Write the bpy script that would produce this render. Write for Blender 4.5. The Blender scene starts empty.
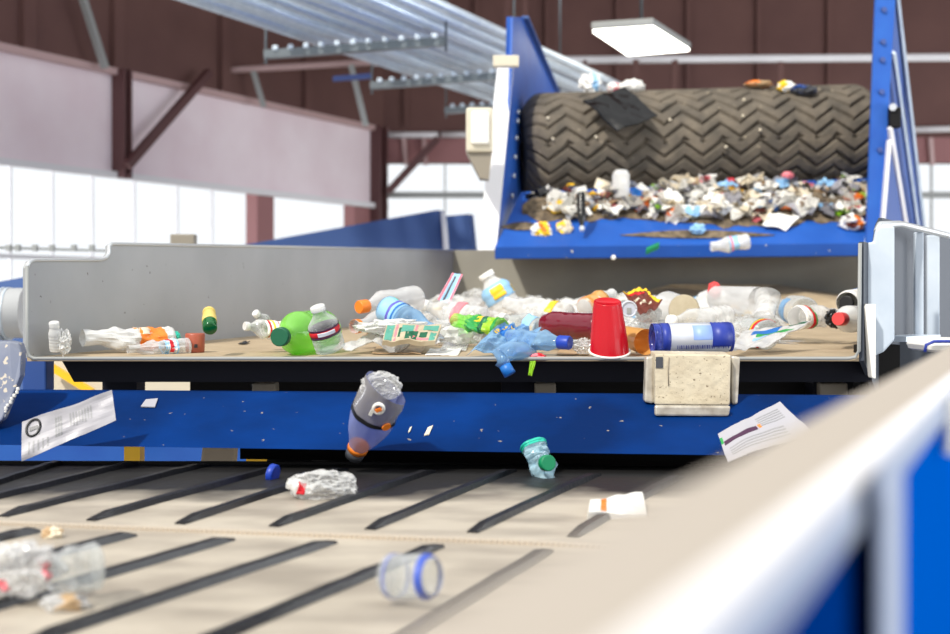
import bpy, bmesh, math, random
from mathutils import Vector, Matrix, noise

# ------------------------------------------------------------------ scene frame
F = 1319.0            # focal length in pixels of the 950 x 634 frame (50 mm on 36 mm)
CX, HY = 475.0, 297.0
E = 3.0               # eye height above the hall floor
V = Vector
sc = bpy.context.scene
COL = sc.collection
R = random.Random(11)


def ray(px, py):
    return V(((px - CX) / F, 1.0, (HY - py) / F))


def P(px, py, d):
    return V((0, 0, E)) + ray(px, py) * d


def onplane(px, py, p0, n):
    o = V((0, 0, E)); r = ray(px, py)
    return o + r * ((p0 - o).dot(n) / r.dot(n))


def PZ(px, py, z):                       # on the horizontal plane z below the eye
    return P(px, py, z * F / (HY - py))


# ------------------------------------------------------------------ materials
def lin(c):
    def f(u):
        u /= 255.0
        return u / 12.92 if u <= 0.04045 else ((u + 0.055) / 1.055) ** 2.4
    return tuple(f(x) for x in c) + (1.0,)


def mat(name, c, rough=.5, metal=0., c2=None, nscale=6., namt=.5, bump=0., bscale=40., specks=None, spec=.5, emit=0., coat=0., stretch=None):
    m = bpy.data.materials.new(name); m.use_nodes = True
    nt = m.node_tree; b = nt.nodes['Principled BSDF']; L = nt.links.new
    b.inputs['Roughness'].default_value = rough; b.inputs['Metallic'].default_value = metal
    b.inputs['Specular IOR Level'].default_value = spec
    if coat:
        b.inputs['Coat Weight'].default_value = coat
    col = lin(c); b.inputs['Base Color'].default_value = col
    tc = nt.nodes.new('ShaderNodeTexCoord'); src = tc.outputs['Object']
    if stretch:
        mp = nt.nodes.new('ShaderNodeMapping'); mp.inputs['Scale'].default_value = stretch
        L(src, mp.inputs['Vector']); src = mp.outputs['Vector']
    out = None
    if c2 is not None:
        n = nt.nodes.new('ShaderNodeTexNoise'); n.inputs['Scale'].default_value = nscale; n.inputs['Detail'].default_value = 6
        L(src, n.inputs['Vector'])
        r = nt.nodes.new('ShaderNodeMapRange'); r.inputs[1].default_value = .5 - .25 / max(namt, .01) * .5; r.inputs[2].default_value = .5 + .25 / max(namt, .01) * .5
        L(n.outputs['Fac'], r.inputs[0])
        x = nt.nodes.new('ShaderNodeMix'); x.data_type = 'RGBA'
        x.inputs[6].default_value = col; x.inputs[7].default_value = lin(c2)
        L(r.outputs[0], x.inputs[0]); out = x.outputs[2]
    if specks:
        ssc, th, sc_ = specks
        n = nt.nodes.new('ShaderNodeTexNoise'); n.inputs['Scale'].default_value = ssc; n.inputs['Detail'].default_value = 3
        L(src, n.inputs['Vector'])
        r = nt.nodes.new('ShaderNodeMapRange'); r.inputs[1].default_value = th; r.inputs[2].default_value = th + .03
        L(n.outputs['Fac'], r.inputs[0])
        x = nt.nodes.new('ShaderNodeMix'); x.data_type = 'RGBA'
        if out is not None: L(out, x.inputs[6])
        else: x.inputs[6].default_value = col
        x.inputs[7].default_value = lin(sc_)
        L(r.outputs[0], x.inputs[0]); out = x.outputs[2]
    if out is not None: L(out, b.inputs['Base Color'])
    if bump:
        n = nt.nodes.new('ShaderNodeTexNoise'); n.inputs['Scale'].default_value = bscale; n.inputs['Detail'].default_value = 4
        L(src, n.inputs['Vector'])
        bp = nt.nodes.new('ShaderNodeBump'); bp.inputs['Strength'].default_value = bump; bp.inputs['Distance'].default_value = .01
        L(n.outputs['Fac'], bp.inputs['Height']); L(bp.outputs['Normal'], b.inputs['Normal'])
    if emit:
        b.inputs['Emission Color'].default_value = col; b.inputs['Emission Strength'].default_value = emit
    return m


def clear(name, tint, body, lo=.12, hi=.7, rough=.12, bump=.0, bscale=60.):
    """thin clear plastic: a see-through film with a glossy, slightly milky surface"""
    m = bpy.data.materials.new(name); m.use_nodes = True
    nt = m.node_tree; L = nt.links.new
    b = nt.nodes['Principled BSDF']; o = nt.nodes['Material Output']
    b.inputs['Base Color'].default_value = lin(body); b.inputs['Roughness'].default_value = rough
    b.inputs['Specular IOR Level'].default_value = .9
    t = nt.nodes.new('ShaderNodeBsdfTransparent'); t.inputs['Color'].default_value = lin(tint)
    lw = nt.nodes.new('ShaderNodeLayerWeight'); lw.inputs['Blend'].default_value = .45
    mr = nt.nodes.new('ShaderNodeMapRange'); mr.inputs[3].default_value = lo; mr.inputs[4].default_value = hi
    L(lw.outputs['Facing'], mr.inputs[0])
    mx = nt.nodes.new('ShaderNodeMixShader'); L(mr.outputs[0], mx.inputs[0]); L(t.outputs[0], mx.inputs[1]); L(b.outputs[0], mx.inputs[2])
    L(mx.outputs[0], o.inputs['Surface'])
    if bump:
        tc = nt.nodes.new('ShaderNodeTexCoord')
        n = nt.nodes.new('ShaderNodeTexNoise'); n.inputs['Scale'].default_value = bscale
        L(tc.outputs['Object'], n.inputs['Vector'])
        bp = nt.nodes.new('ShaderNodeBump'); bp.inputs['Strength'].default_value = bump; bp.inputs['Distance'].default_value = .01
        L(n.outputs['Fac'], bp.inputs['Height']); L(bp.outputs['Normal'], b.inputs['Normal'])
    return m


M = {}
M['maroon'] = mat('maroon_cladding', (108, 76, 70), .8, c2=(96, 66, 62), nscale=2, namt=.6)
M['maroon_lit'] = mat('maroon_cladding_low', (150, 104, 104), .7)  # lit copy of the maroon cladding, the light put into its colour
M['maroon_steel'] = mat('maroon_steel', (88, 55, 55), .6)
M['lining'] = mat('pale_lining', (244, 232, 236), .6, c2=(228, 208, 214), nscale=1.6, namt=.5)
M['lining_trim'] = mat('lining_trim', (190, 160, 158), .5)
M['white_steel'] = mat('white_steel', (226, 224, 226), .45)
M['grey_steel'] = mat('grey_steel', (150, 152, 150), .5)
M['galv'] = mat('galvanised_steel', (228, 238, 246), .35, .35, c2=(205, 218, 230), nscale=20, namt=.5)
M['galv_dark'] = mat('galvanised_strut', (120, 128, 132), .4, .6)
M['blue_rod'] = mat('blue_rod', (60, 80, 140), .5)
M['blue'] = mat('blue_paint', (22, 76, 160), .45, spec=.3, c2=(18, 64, 140), nscale=5, namt=.5, specks=(38, .70, (190, 185, 170)))
M['blue_chute'] = mat('blue_chute_paint', (36, 92, 180), .5, spec=.3, c2=(28, 78, 160), nscale=5, namt=.5)
M['blue_frame'] = mat('blue_frame_paint', (44, 98, 182), .45, spec=.3, c2=(36, 80, 168), nscale=7, namt=.5)
M['blue_beam'] = mat('scuffed_blue_paint', (0, 50, 118), .7, spec=.06, c2=(0, 34, 84), nscale=4, namt=.8, specks=(60, .72, (140, 130, 120)), bump=.08, bscale=25)
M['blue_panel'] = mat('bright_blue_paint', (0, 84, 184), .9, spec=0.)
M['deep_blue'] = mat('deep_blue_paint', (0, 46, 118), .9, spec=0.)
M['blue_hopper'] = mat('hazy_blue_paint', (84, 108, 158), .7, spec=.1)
M['trough'] = mat('worn_grey_steel', (176, 178, 180), .5, .2, c2=(158, 160, 162), nscale=3, namt=.6, bump=.03, bscale=12, specks=(55, .73, (100, 96, 92)))
M['trough_rear'] = mat('worn_rear_steel', (160, 157, 145), .6, .1, c2=(142, 138, 128), nscale=4, namt=.5)
M['edge'] = mat('bare_edge_steel', (205, 208, 210), .35, .5)  # steel lightened to carry the highlight along the trough's rolled edges
M['pale_panel'] = mat('pale_blue_grey_paint', (205, 214, 224), .45, c2=(182, 194, 208), nscale=9, namt=.6)  # sunlight on front-facing plates and frame edges put into the colour
M['slate'] = mat('slate_grey_paint', (54, 61, 73), .6)  # shade on the trough's outer wall put into the dark colour
M['dark_slate'] = mat('dark_slate_paint', (52, 58, 68), .55)
M['tan_belt'] = mat('dusty_belt', (190, 170, 140), .8, c2=(162, 143, 116), nscale=9, namt=.5, bump=.2, bscale=60)
M['black'] = mat('black_paint', (17, 19, 30), .6, spec=.15)
M['black_steel'] = mat('blackened_steel', (18, 16, 16), .6, spec=.2)
M['rubber'] = mat('black_rubber', (17, 18, 24), .4, bump=.15, bscale=60)
M['rope'] = mat('belt_lacing', (196, 184, 168), .7)
M['rail_top'] = mat('beige_rail_paint', (178, 168, 156), .7, spec=.3)
M['rail_side'] = mat('pale_rail_paint', (158, 170, 194), .6, spec=.2)  # bluish sky light from the right put into the side colour
M['yellow'] = mat('yellow_paint', (245, 190, 20), .5)
M['tan_block'] = mat('tan_block', (150, 136, 116), .7)
M['tan_panel'] = mat('tan_panel', (222, 208, 180), .6, c2=(196, 190, 178), nscale=3)
M['box_beige'] = mat('beige_enclosure', (206, 198, 178), .5)
M['box_dark'] = mat('grey_enclosure', (140, 132, 118), .5)
M['roller'] = mat('pale_roller', (215, 216, 216), .4)
M['dirt'] = mat('dark_litter', (72, 62, 50), .95, c2=(128, 112, 90), nscale=30, namt=.9, bump=.8, bscale=60)
M['floor'] = mat('concrete', (140, 136, 130), .8, c2=(120, 116, 112), nscale=2)
M['lamp'] = mat('lamp_tube', (255, 252, 240), .4, emit=6)
M['speckle'] = mat('dusty_blue_grey_steel', (120, 126, 142), .5, c2=(84, 96, 128), nscale=9, namt=.8, specks=(60, .62, (190, 180, 165)))
M['weld'] = mat('pale_weld', (222, 220, 215), .5)

M['clear'] = clear('clear_plastic', (240, 242, 242), (225, 228, 228), .10, .70, .07)
M['cloudy'] = clear('cloudy_plastic', (240, 240, 240), (236, 236, 236), .24, .8, .15)
M['milky'] = clear('milky_plastic', (242, 242, 240), (240, 240, 238), .5, .92, .2)
M['foil'] = clear('crinkled_clear_film', (242, 242, 242), (236, 236, 234), .2, .88, .05, bump=.3, bscale=45)
M['bluec'] = clear('pale_blue_plastic', (190, 216, 240), (154, 196, 230), .26, .78, .07)
M['paleb'] = clear('pale_aqua_plastic', (210, 232, 240), (186, 220, 234), .42, .85, .08)
M['violetc'] = clear('violet_plastic', (208, 212, 240), (168, 178, 226), .24, .75, .07)
M['greyc'] = clear('grey_film', (210, 206, 202), (168, 164, 160), .32, .85)
M['greenc'] = clear('green_plastic', (190, 246, 140), (158, 232, 112), .26, .72, .08)
M['darkgreenc'] = clear('dark_green_plastic', (20, 130, 60), (8, 110, 50), .55, .9)
M['purplish'] = clear('burgundy_plastic', (150, 40, 60), (122, 22, 44), .7, .95)
M['orangec'] = clear('amber_plastic', (236, 180, 110), (228, 172, 100), .7, .95)

for k, c in dict(violetp=(96, 90, 190), palepanel=(140, 168, 224), bluepale=(70, 96, 190), tealdull=(86, 160, 140), white=(238, 236, 230), paper=(170, 168, 174), cream=(226, 214, 190), red=(206, 16, 36), redcap=(222, 70, 70), orange=(240, 130, 40), yellowp=(246, 204, 40),
                 greenp=(40, 150, 70), limep=(150, 200, 40), teal=(40, 190, 165), bluep=(30, 110, 190), navy=(34, 54, 150), capblue=(20, 60, 170), skyp=(150, 196, 232),
                 pink=(236, 130, 140), brownp=(104, 44, 30), brick=(166, 84, 62), kraft=(190, 160, 122), silver=(196, 200, 208), blackp=(26, 26, 28), printgrey=(150, 150, 152),
                 plum=(66, 26, 60), gold=(222, 196, 110), darkgrey=(70, 72, 78), capgreen=(10, 132, 86), deepgreen=(8, 92, 60)).items():
    M[k] = mat(k + '_print', c, .42)
M['kraft_pale'] = mat('pale_kraft', (196, 184, 158), .6, c2=(176, 162, 134), nscale=40)
M['bagblack'] = mat('black_bag', (16, 15, 15), .25)
M['can'] = mat('can_silver', (206, 210, 220), .3, .35)
M['carton'] = mat('dusty_carton', (214, 203, 178), .5, c2=(190, 176, 150), nscale=22, namt=.5, specks=(150, .64, (120, 104, 82)), bump=.3, bscale=70)
M['carton_side'] = mat('carton_edge', (210, 204, 190), .35, .2, c2=(160, 150, 135), nscale=40, namt=.6)


def tread_material():
    m = mat('dusty_tread', (116, 106, 92), .85, c2=(80, 74, 66), nscale=9, namt=.7, bump=.25, bscale=70, specks=(26, .70, (150, 138, 118)))
    return m


M['tread'] = tread_material()


def belt_material():
    """worn rubber belt: pale dust over black rubber, rubbed thin along its far edge"""
    m = bpy.data.materials.new('dusty_cleated_belt'); m.use_nodes = True
    nt = m.node_tree; L = nt.links.new; b = nt.nodes['Principled BSDF']
    b.inputs['Roughness'].default_value = .5
    tc = nt.nodes.new('ShaderNodeTexCoord')
    n = nt.nodes.new('ShaderNodeTexNoise'); n.inputs['Scale'].default_value = 5; n.inputs['Detail'].default_value = 5
    mp = nt.nodes.new('ShaderNodeMapping'); mp.inputs['Scale'].default_value = (1.0, 2.2, 1); mp.inputs['Rotation'].default_value = (0, 0, -.5)
    L(tc.outputs['Object'], mp.inputs[0]); L(mp.outputs[0], n.inputs['Vector'])
    x = nt.nodes.new('ShaderNodeMix'); x.data_type = 'RGBA'; x.inputs[6].default_value = lin((194, 184, 168)); x.inputs[7].default_value = lin((158, 148, 135))
    r0 = nt.nodes.new('ShaderNodeMapRange'); r0.inputs[1].default_value = .38; r0.inputs[2].default_value = .66; L(n.outputs['Fac'], r0.inputs[0]); L(r0.outputs[0], x.inputs[0])
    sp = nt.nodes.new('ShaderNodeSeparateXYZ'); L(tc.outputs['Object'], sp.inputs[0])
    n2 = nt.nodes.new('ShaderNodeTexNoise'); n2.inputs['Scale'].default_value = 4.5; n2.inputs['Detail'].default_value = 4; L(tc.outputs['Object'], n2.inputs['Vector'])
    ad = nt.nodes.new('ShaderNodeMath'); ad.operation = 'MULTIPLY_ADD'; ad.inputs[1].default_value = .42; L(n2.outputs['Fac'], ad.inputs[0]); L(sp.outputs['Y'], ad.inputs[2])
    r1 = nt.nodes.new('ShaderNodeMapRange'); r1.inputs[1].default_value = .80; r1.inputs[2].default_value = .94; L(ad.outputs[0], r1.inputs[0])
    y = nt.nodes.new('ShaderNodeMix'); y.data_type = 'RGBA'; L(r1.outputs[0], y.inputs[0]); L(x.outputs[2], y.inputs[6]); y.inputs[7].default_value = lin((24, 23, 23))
    L(y.outputs[2], b.inputs['Base Color'])
    bp = nt.nodes.new('ShaderNodeBump'); bp.inputs['Strength'].default_value = .1; bp.inputs['Distance'].default_value = .01
    n3 = nt.nodes.new('ShaderNodeTexNoise'); n3.inputs['Scale'].default_value = 70; L(tc.outputs['Object'], n3.inputs['Vector']); L(n3.outputs['Fac'], bp.inputs['Height']); L(bp.outputs[0], b.inputs['Normal'])
    return m


M['belt'] = belt_material()


# ------------------------------------------------------------------ object helpers
def tag(o, label=None, cat=None, group=None, kind=None):
    if label: o['label'] = label
    if cat: o['category'] = cat
    if group: o['group'] = group
    if kind: o['kind'] = kind
    return o


def thing(name, label, cat, loc, group=None):
    o = bpy.data.objects.new(name, None); COL.objects.link(o)
    o.empty_display_size = .05
    o.location = loc
    return tag(o, label, cat, group)


class MB:
    def __init__(s):
        s.v, s.f, s.m, s.sm = [], [], [], []

    def add(s, vs, fs, mi=0, smooth=False):
        k = len(s.v); s.v += [V(p) for p in vs]
        for f in fs:
            s.f.append([k + i for i in f]); s.m.append(mi); s.sm.append(smooth)
        return s

    def hexa(s, a, b, mi=0):
        """solid between two 4-gons a and b (matching corners)"""
        return s.add(list(a) + list(b), [(0, 1, 2, 3), (7, 6, 5, 4), (0, 4, 5, 1), (1, 5, 6, 2), (2, 6, 7, 3), (3, 7, 4, 0)], mi)

    def box(s, c, size, mi=0, ax=None):
        c = V(c); hx, hy, hz = (q / 2 for q in size)
        X, Y, Z = ax if ax else (V((1, 0, 0)), V((0, 1, 0)), V((0, 0, 1)))
        q = lambda i, j, k: c + X * hx * i + Y * hy * j + Z * hz * k
        return s.hexa([q(-1, -1, -1), q(1, -1, -1), q(1, 1, -1), q(-1, 1, -1)], [q(-1, -1, 1), q(1, -1, 1), q(1, 1, 1), q(-1, 1, 1)], mi)

    def bar(s, p0, p1, w, h, mi=0, up=(0, 0, 1)):
        p0, p1 = V(p0), V(p1); t = (p1 - p0); ln = t.length; t.normalize()
        x = t.cross(V(up)); x.normalize(); z = x.cross(t)
        return s.box((p0 + p1) / 2, (w, ln, h), mi, (x, t, z))

    def prism(s, pts, ext, mi=0):
        pts = [V(p) for p in pts]; ext = V(ext); n = len(pts)
        return s.add(pts + [p + ext for p in pts], [tuple(range(n)), tuple(range(2 * n - 1, n - 1, -1))] + [(i, i + n, (i + 1) % n + n, (i + 1) % n) for i in range(n)], mi)

    def tube(s, pts, r, n=10, mi=0, cap=True, smooth=True):
        pts = [V(p) for p in pts]; rs = r if isinstance(r, (list, tuple)) else [r] * len(pts)
        vs, fs = [], []
        ref = V((0.13, .21, 1))
        for i, p in enumerate(pts):
            t = (pts[min(i + 1, len(pts) - 1)] - pts[max(i - 1, 0)]).normalized()
            x = t.cross(ref).normalized(); y = x.cross(t)
            for k in range(n):
                a = 2 * math.pi * k / n
                vs.append(p + (x * math.cos(a) + y * math.sin(a)) * rs[i])
        for i in range(len(pts) - 1):
            for k in range(n):
                fs.append((i * n + k, i * n + (k + 1) % n, (i + 1) * n + (k + 1) % n, (i + 1) * n + k))
        s.add(vs, fs, mi, smooth)
        if cap:
            k0 = len(s.v) - len(vs)
            s.f.append([k0 + i for i in range(n)][::-1]); s.m.append(mi); s.sm.append(False)
            s.f.append([k0 + (len(pts) - 1) * n + i for i in range(n)]); s.m.append(mi); s.sm.append(False)
        return s

    def build(s, name, mats, parent=None, bevel=0., solid=0.):
        if not isinstance(mats, (list, tuple)): mats = [mats]
        me = bpy.data.meshes.new(name)
        if parent is not None:
            off, q = V((0, 0, 0)), parent
            while q is not None:
                off += q.location; q = q.parent
        else:
            if s.v:
                lo = V([min(p[i] for p in s.v) for i in range(3)]); hi = V([max(p[i] for p in s.v) for i in range(3)])
                off = V(((lo.x + hi.x) / 2, (lo.y + hi.y) / 2, lo.z))
        me.from_pydata([tuple(p - off) for p in s.v], [], s.f)
        for m in mats: me.materials.append(M[m] if isinstance(m, str) else m)
        me.polygons.foreach_set('material_index', s.m)
        me.polygons.foreach_set('use_smooth', s.sm)
        me.update()
        bm = bmesh.new(); bm.from_mesh(me); bmesh.ops.recalc_face_normals(bm, faces=bm.faces); bm.to_mesh(me); bm.free()
        o = bpy.data.objects.new(name, me); COL.objects.link(o)
        if parent is not None: o.parent = parent
        else: o.location = off
        if solid:
            md = o.modifiers.new('thick', 'SOLIDIFY'); md.thickness = solid; md.offset = 0
        if bevel:
            md = o.modifiers.new('bevel', 'BEVEL'); md.width = bevel; md.segments = 2; md.limit_method = 'ANGLE'
        return o


def structure(name, mb, mats, **k):
    return tag(mb.build(name, mats, **k), kind='structure')


def pxbox(x0, y0, x1, y1, d, depth):
    """solid whose front face fills a pixel box at distance d"""
    a = [P(x0, y1, d), P(x1, y1, d), P(x1, y0, d), P(x0, y0, d)]
    return a, [p + V((0, depth, 0)) for p in a]


def nz(p, s, seed=0.):
    return noise.noise(V((p[0] * s + seed * 7.3, p[1] * s - seed * 3.1, p[2] * s + seed * 1.7)))


# ------------------------------------------------------------------ camera, light, world
cam = bpy.data.cameras.new('camera'); co = bpy.data.objects.new('camera', cam); COL.objects.link(co)
co.location = (0, 0, E); co.rotation_euler = (math.pi / 2, 0, 0)
cam.sensor_width = 36; cam.lens = F * 36 / 950; cam.shift_y = -(317 - HY) / 950; cam.clip_start = .02; cam.clip_end = 200
cam.dof.use_dof = True; cam.dof.focus_distance = 2.78; cam.dof.aperture_fstop = 3.7
sc.camera = co

sun = bpy.data.lights.new('sun', 'SUN'); so = bpy.data.objects.new('sun', sun); COL.objects.link(so)
sun.energy = 3.6; sun.angle = math.radians(2.5); sun.color = (1, .95, .86)
so.rotation_euler = V((.40, .62, -.72)).to_track_quat('-Z', 'Y').to_euler(); so.location = (-4, -2, 9)

for nm_, loc_, to_, sz_, en_ in (('window_daylight', (7.5, 5, E + .3), (-3, 9, E + 1.2), (7, 2.2), 380), ('side_daylight', (4.5, -1.5, E + .6), (0, 2, E - .1), (3, 1.5), 30), ('ground_bounce', (-5.2, 7.6, E - .6), (1.5, 8, E + 1.4), (7, 1.6), 240)):
    al = bpy.data.lights.new(nm_, 'AREA'); ao = bpy.data.objects.new(nm_, al); COL.objects.link(ao)
    al.shape = 'RECTANGLE'; al.size, al.size_y = sz_; al.energy = en_; al.color = (.92, .96, 1)
    ao.location = loc_; ao.rotation_euler = (V(to_) - V(loc_)).to_track_quat('-Z', 'Y').to_euler()

w = bpy.data.worlds.new('daylight'); sc.world = w; w.use_nodes = True
bg = w.node_tree.nodes['Background']; bg.inputs[0].default_value = (.94, .97, 1, 1); bg.inputs[1].default_value = 1.05
sc.view_settings.view_transform = 'Standard'; sc.view_settings.look = 'None'; sc.view_settings.gamma = 1; sc.view_settings.use_curve_mapping = False
sc.view_settings.exposure = 0.04
sc.cycles.use_denoising = True
sc.cycles.transparent_max_bounces = 24
sc.cycles.max_bounces = 8

# ------------------------------------------------------------------ the hall
WD = V((.512, 1, 0))                                   # direction of the long hall wall
W0 = V((-3.24, 9, E)); WN = V((1, -.512, 0)).normalized()


def WL(px, py): return onplane(px, py, W0, WN)


def WLo(px, py, off): return onplane(px, py, W0 + WN * off, WN)


def wall_at(d, z): return V((-3.24 + .512 * (d - 9), d, E + z))


mb = MB(); mb.box((1, 9, -.1), (26, 24, .2)); structure('floor', mb, 'floor')
# long wall: dark cladding above, pale lining, low glazed strip
mb = MB(); out = WN * -.12
mb.prism([wall_at(4, 1.7), wall_at(13.62, 1.7), wall_at(13.62, 4.3), wall_at(4, 4.3)], out)
for px in (25, 115, 222, 305):
    b0 = WL(px, 60); dd = b0.y
    mb.prism([wall_at(dd - .05, 1.72), wall_at(dd + .05, 1.72), wall_at(dd + .05, 4.3), wall_at(dd - .05, 4.3)], WN * .05)
wl = structure('wall_left', mb, 'maroon')
mb = MB(); mb.prism([wall_at(4, .93), wall_at(13.5, .93), wall_at(13.5, 1.71), wall_at(4, 1.71)], out); structure('wall_left_lining', mb, 'lining')
mb = MB(); mb.bar(wall_at(4, 1.70) + WN * .03, wall_at(13.5, 1.70) + WN * .03, .06, .05); structure('trim_1', mb, 'lining_trim')
mb = MB(); mb.bar(wall_at(4, .92) + WN * .03, wall_at(13.5, .92) + WN * .03, .06, .05); structure('trim_2', mb, 'white_steel')
mb = MB(); mb.prism([wall_at(4, -3), wall_at(13.5, -3), wall_at(13.5, -.25), wall_at(4, -.25)], out); structure('wall_left_base', mb, 'maroon')
dA, dB = WL(257, 210).y, WL(274, 210).y
dC, dD = WL(354, 210).y, WL(387, 210).y
for i, (a, b) in enumerate(((dA, dB), (dC, dD))):
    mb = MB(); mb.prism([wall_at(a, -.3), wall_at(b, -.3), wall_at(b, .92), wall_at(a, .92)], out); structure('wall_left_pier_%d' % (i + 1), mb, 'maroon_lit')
mb = MB()
for px in (10, 52, 92, 134, 177, 212):
    d0 = WL(px, 220).y
    mb.bar(wall_at(d0, -.25), wall_at(d0, .90), .014, .02, 0, WN)
mb.bar(wall_at(4, .28), wall_at(dA, .28), .03, .03)
structure('window_1', mb, 'white_steel')
# columns and braces on the long wall
for i, px in enumerate((119, 377)):
    d0 = WL(px - 3, 130).y; hw = .03 if i == 0 else .055
    mb = MB()
    for s_ in (-1, 1):
        mb.bar(wall_at(d0 + s_ * hw, .9 if i == 0 else -.25) + WN * .06, wall_at(d0 + s_ * hw, 1.72) + WN * .06, .025, .12, 0, WN)
    mb.bar(wall_at(d0, .9 if i == 0 else -.25) + WN * .05, wall_at(d0, 1.72) + WN * .05, hw * 2, .025, 0, WN)
    structure('trim_%d' % (3 + i), mb, 'maroon_steel')
mb = MB(); mb.bar(WLo(127, 166, .15), WLo(209, 72, .15), .06, .06, 0, WN); structure('trim_5', mb, 'maroon_steel')
mb = MB(); mb.bar(WLo(81, -8, .15), WLo(105, 68, .15), .04, .05, 0, WN); structure('trim_6', mb, 'grey_steel')

# end wall
YB = 13.5
mb = MB()
zt, z1, z0 = 4.3, (HY - 163) * YB / F, -.5
mb.box((4.9, YB + .06, E + (zt + z1) / 2), (12.2, .12, zt - z1))
for k in range(14):
    x = -.7 + k * .72
    mb.box((x, YB - .02, E + (zt + 1.75) / 2), (.05, .05, zt - 1.75))
structure('wall_back', mb, ['maroon'])
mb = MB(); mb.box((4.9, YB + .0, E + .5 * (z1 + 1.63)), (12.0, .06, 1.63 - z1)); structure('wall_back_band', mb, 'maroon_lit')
mb = MB(); mb.box((4.9, YB + .06, E - 1.75), (12.2, .12, 2.5)); structure('wall_back_base', mb, 'maroon')
mb = MB(); zz = (HY - 195) * YB / F; mb.box((4.9, YB, E + zz), (12, .06, .06))
for px in (445, 556, 800, 905, 932, 960):
    x = (px - CX) / F * YB; mb.box((x, YB + .02, E + .45), (.016, .03, 1.9))
structure('window_2', mb, 'grey_steel')
for i, (a, b, y0, y1) in enumerate(((385, 438, 135, 135), (441, 500, 135, 134), (905, 990, 130, 128))):
    mb = MB(); mb.tube([P(a, y0, YB - .1), P(b, y1, YB - .1)], .032, 10); structure('trim_%d' % (7 + i), mb, 'white_steel')
mb = MB(); mb.bar(P(388, 192, YB - .25), P(438, 138, YB - .25), .05, .07); structure('trim_10', mb, 'maroon_steel')
for i, (px, wd) in enumerate(((404, .06), (424, .07), (930, .07))):
    mb = MB(); mb.bar(P(px, 138, YB - .06), P(px + 2, 165, YB - .06), wd, .04); structure('trim_%d' % (11 + i), mb, 'lining_trim')
mb = MB(); mb.tube([P(125, 76, 11.2), P(375, 62, 11.4)], .028, 10); structure('trim_14', mb, 'lining_trim')
mb = MB(); mb.tube([P(372, 62, 11.4), P(545, 60, 11.5), P(1010, 57, 11.5)], .034, 10); structure('trim_15', mb, 'white_steel')
for i, (x0, y0, x1, y1, wd) in enumerate(((212, 74, 214, 97, .04), (253, 70, 264, 107, .045), (351, 65, 366, 126, .05), (508, -8, 506, 46, .045), (526, -8, 524, 24, .045), (585, 60, 583, 88, .03), (636, 60, 635, 90, .05), (675, 60, 674, 90, .05), (781, 62, 780, 84, .05), (70, -8, 72, 50, .05))):
    mb = MB(); mb.bar(P(x0, y0, 11.3), P(x1, y1, 11.3), wd, .03, 0, (0, 1, 0)); structure('trim_%d' % (16 + i), mb, 'grey_steel' if i < 3 else 'maroon')
mb = MB(); mb.box((2, 11.2, E + 4.2), (18, 7.6, .15)); structure('ceiling', mb, 'maroon')
mb = MB(); mb.bar(P(333, 79, 10.6), P(372, 76, 10.6), .04, .04)
tag(mb.build('blue_bracket', 'blue_rod'), 'short blue rod in the dark roof corner behind the conduits', 'rod')

# ceiling lamp (reflector housing, two bright diffusers, hanger)
def lampP(px, py): return onplane(px, py, V((0, 0, E + 1.86)), V((0, 0, 1)))
c4 = [lampP(591, 29), lampP(653, 25), lampP(691, 49), lampP(628, 54)]
t = thing('ceiling_lamp', 'hanging flat ceiling lamp with two glowing white tubes', 'lamp', (sum(c4, V()) / 4))
mb = MB(); up = V((0, 0, .05)); mb.prism(c4, up); mb.build('housing', 'grey_steel', t, bevel=.008)
for a, b in ((.01, .49), (.51, .99)):
    q = lambda u, v: c4[0] * (1 - u) * (1 - v) + c4[1] * u * (1 - v) + c4[2] * u * v + c4[3] * (1 - u) * v
    mb = MB(); mb.prism([q(a, .03), q(b, .03), q(b, .97), q(a, .97)], (0, 0, -.02)); mb.build('diffuser', 'lamp', t, bevel=.005)
mc = sum(c4, V()) / 4
mb = MB(); mb.tube([mc + V((0, 0, .09)), mc + V((0, 0, 2.2))], .012, 8); mb.build('hanger_rod', 'galv_dark', t)

# ------------------------------------------------------------------ overhead conduits on struts
ZC = 1.126 * 1.42
dirc = V(((1090 - CX) / F, 1, 0))
def CP(px, py): return onplane(px, py, V((0, 0, E + ZC)), V((0, 0, 1)))
a0, b0 = V((-1.118 * 1.42, 7.1, E + ZC)), V((-.284 * 1.42, 7.1, E + ZC))
names = ('first', 'second', 'third', 'fourth', 'fifth', 'sixth', 'seventh', 'eighth', 'ninth', 'tenth', 'eleventh', 'twelfth')
NCON = 11
for i in range(NCON):
    u = i / (NCON - 1); s0 = a0.lerp(b0, u) + V((0, 0, (0, .02, 0, .03, .05, .0)[i % 6]))
    mb = MB(); p0, p1 = s0 - dirc * .5, s0 + dirc * 4.2
    r = (.046, .030, .044, .034, .026, .046)[i % 6]
    if i == 0: r = .054
    mb.tube([p0, p0.lerp(p1, .33), p0.lerp(p1, .66), p1], r, 12)
    cx_ = s0 + dirc * .62
    o = mb.build('conduit', 'galv')
    o.location.z += r * .9
    tag(o, '%s galvanised conduit of the overhead bundle, counted from its outer blue-tinted edge' % names[i], 'conduit', 'overhead conduits')
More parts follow.
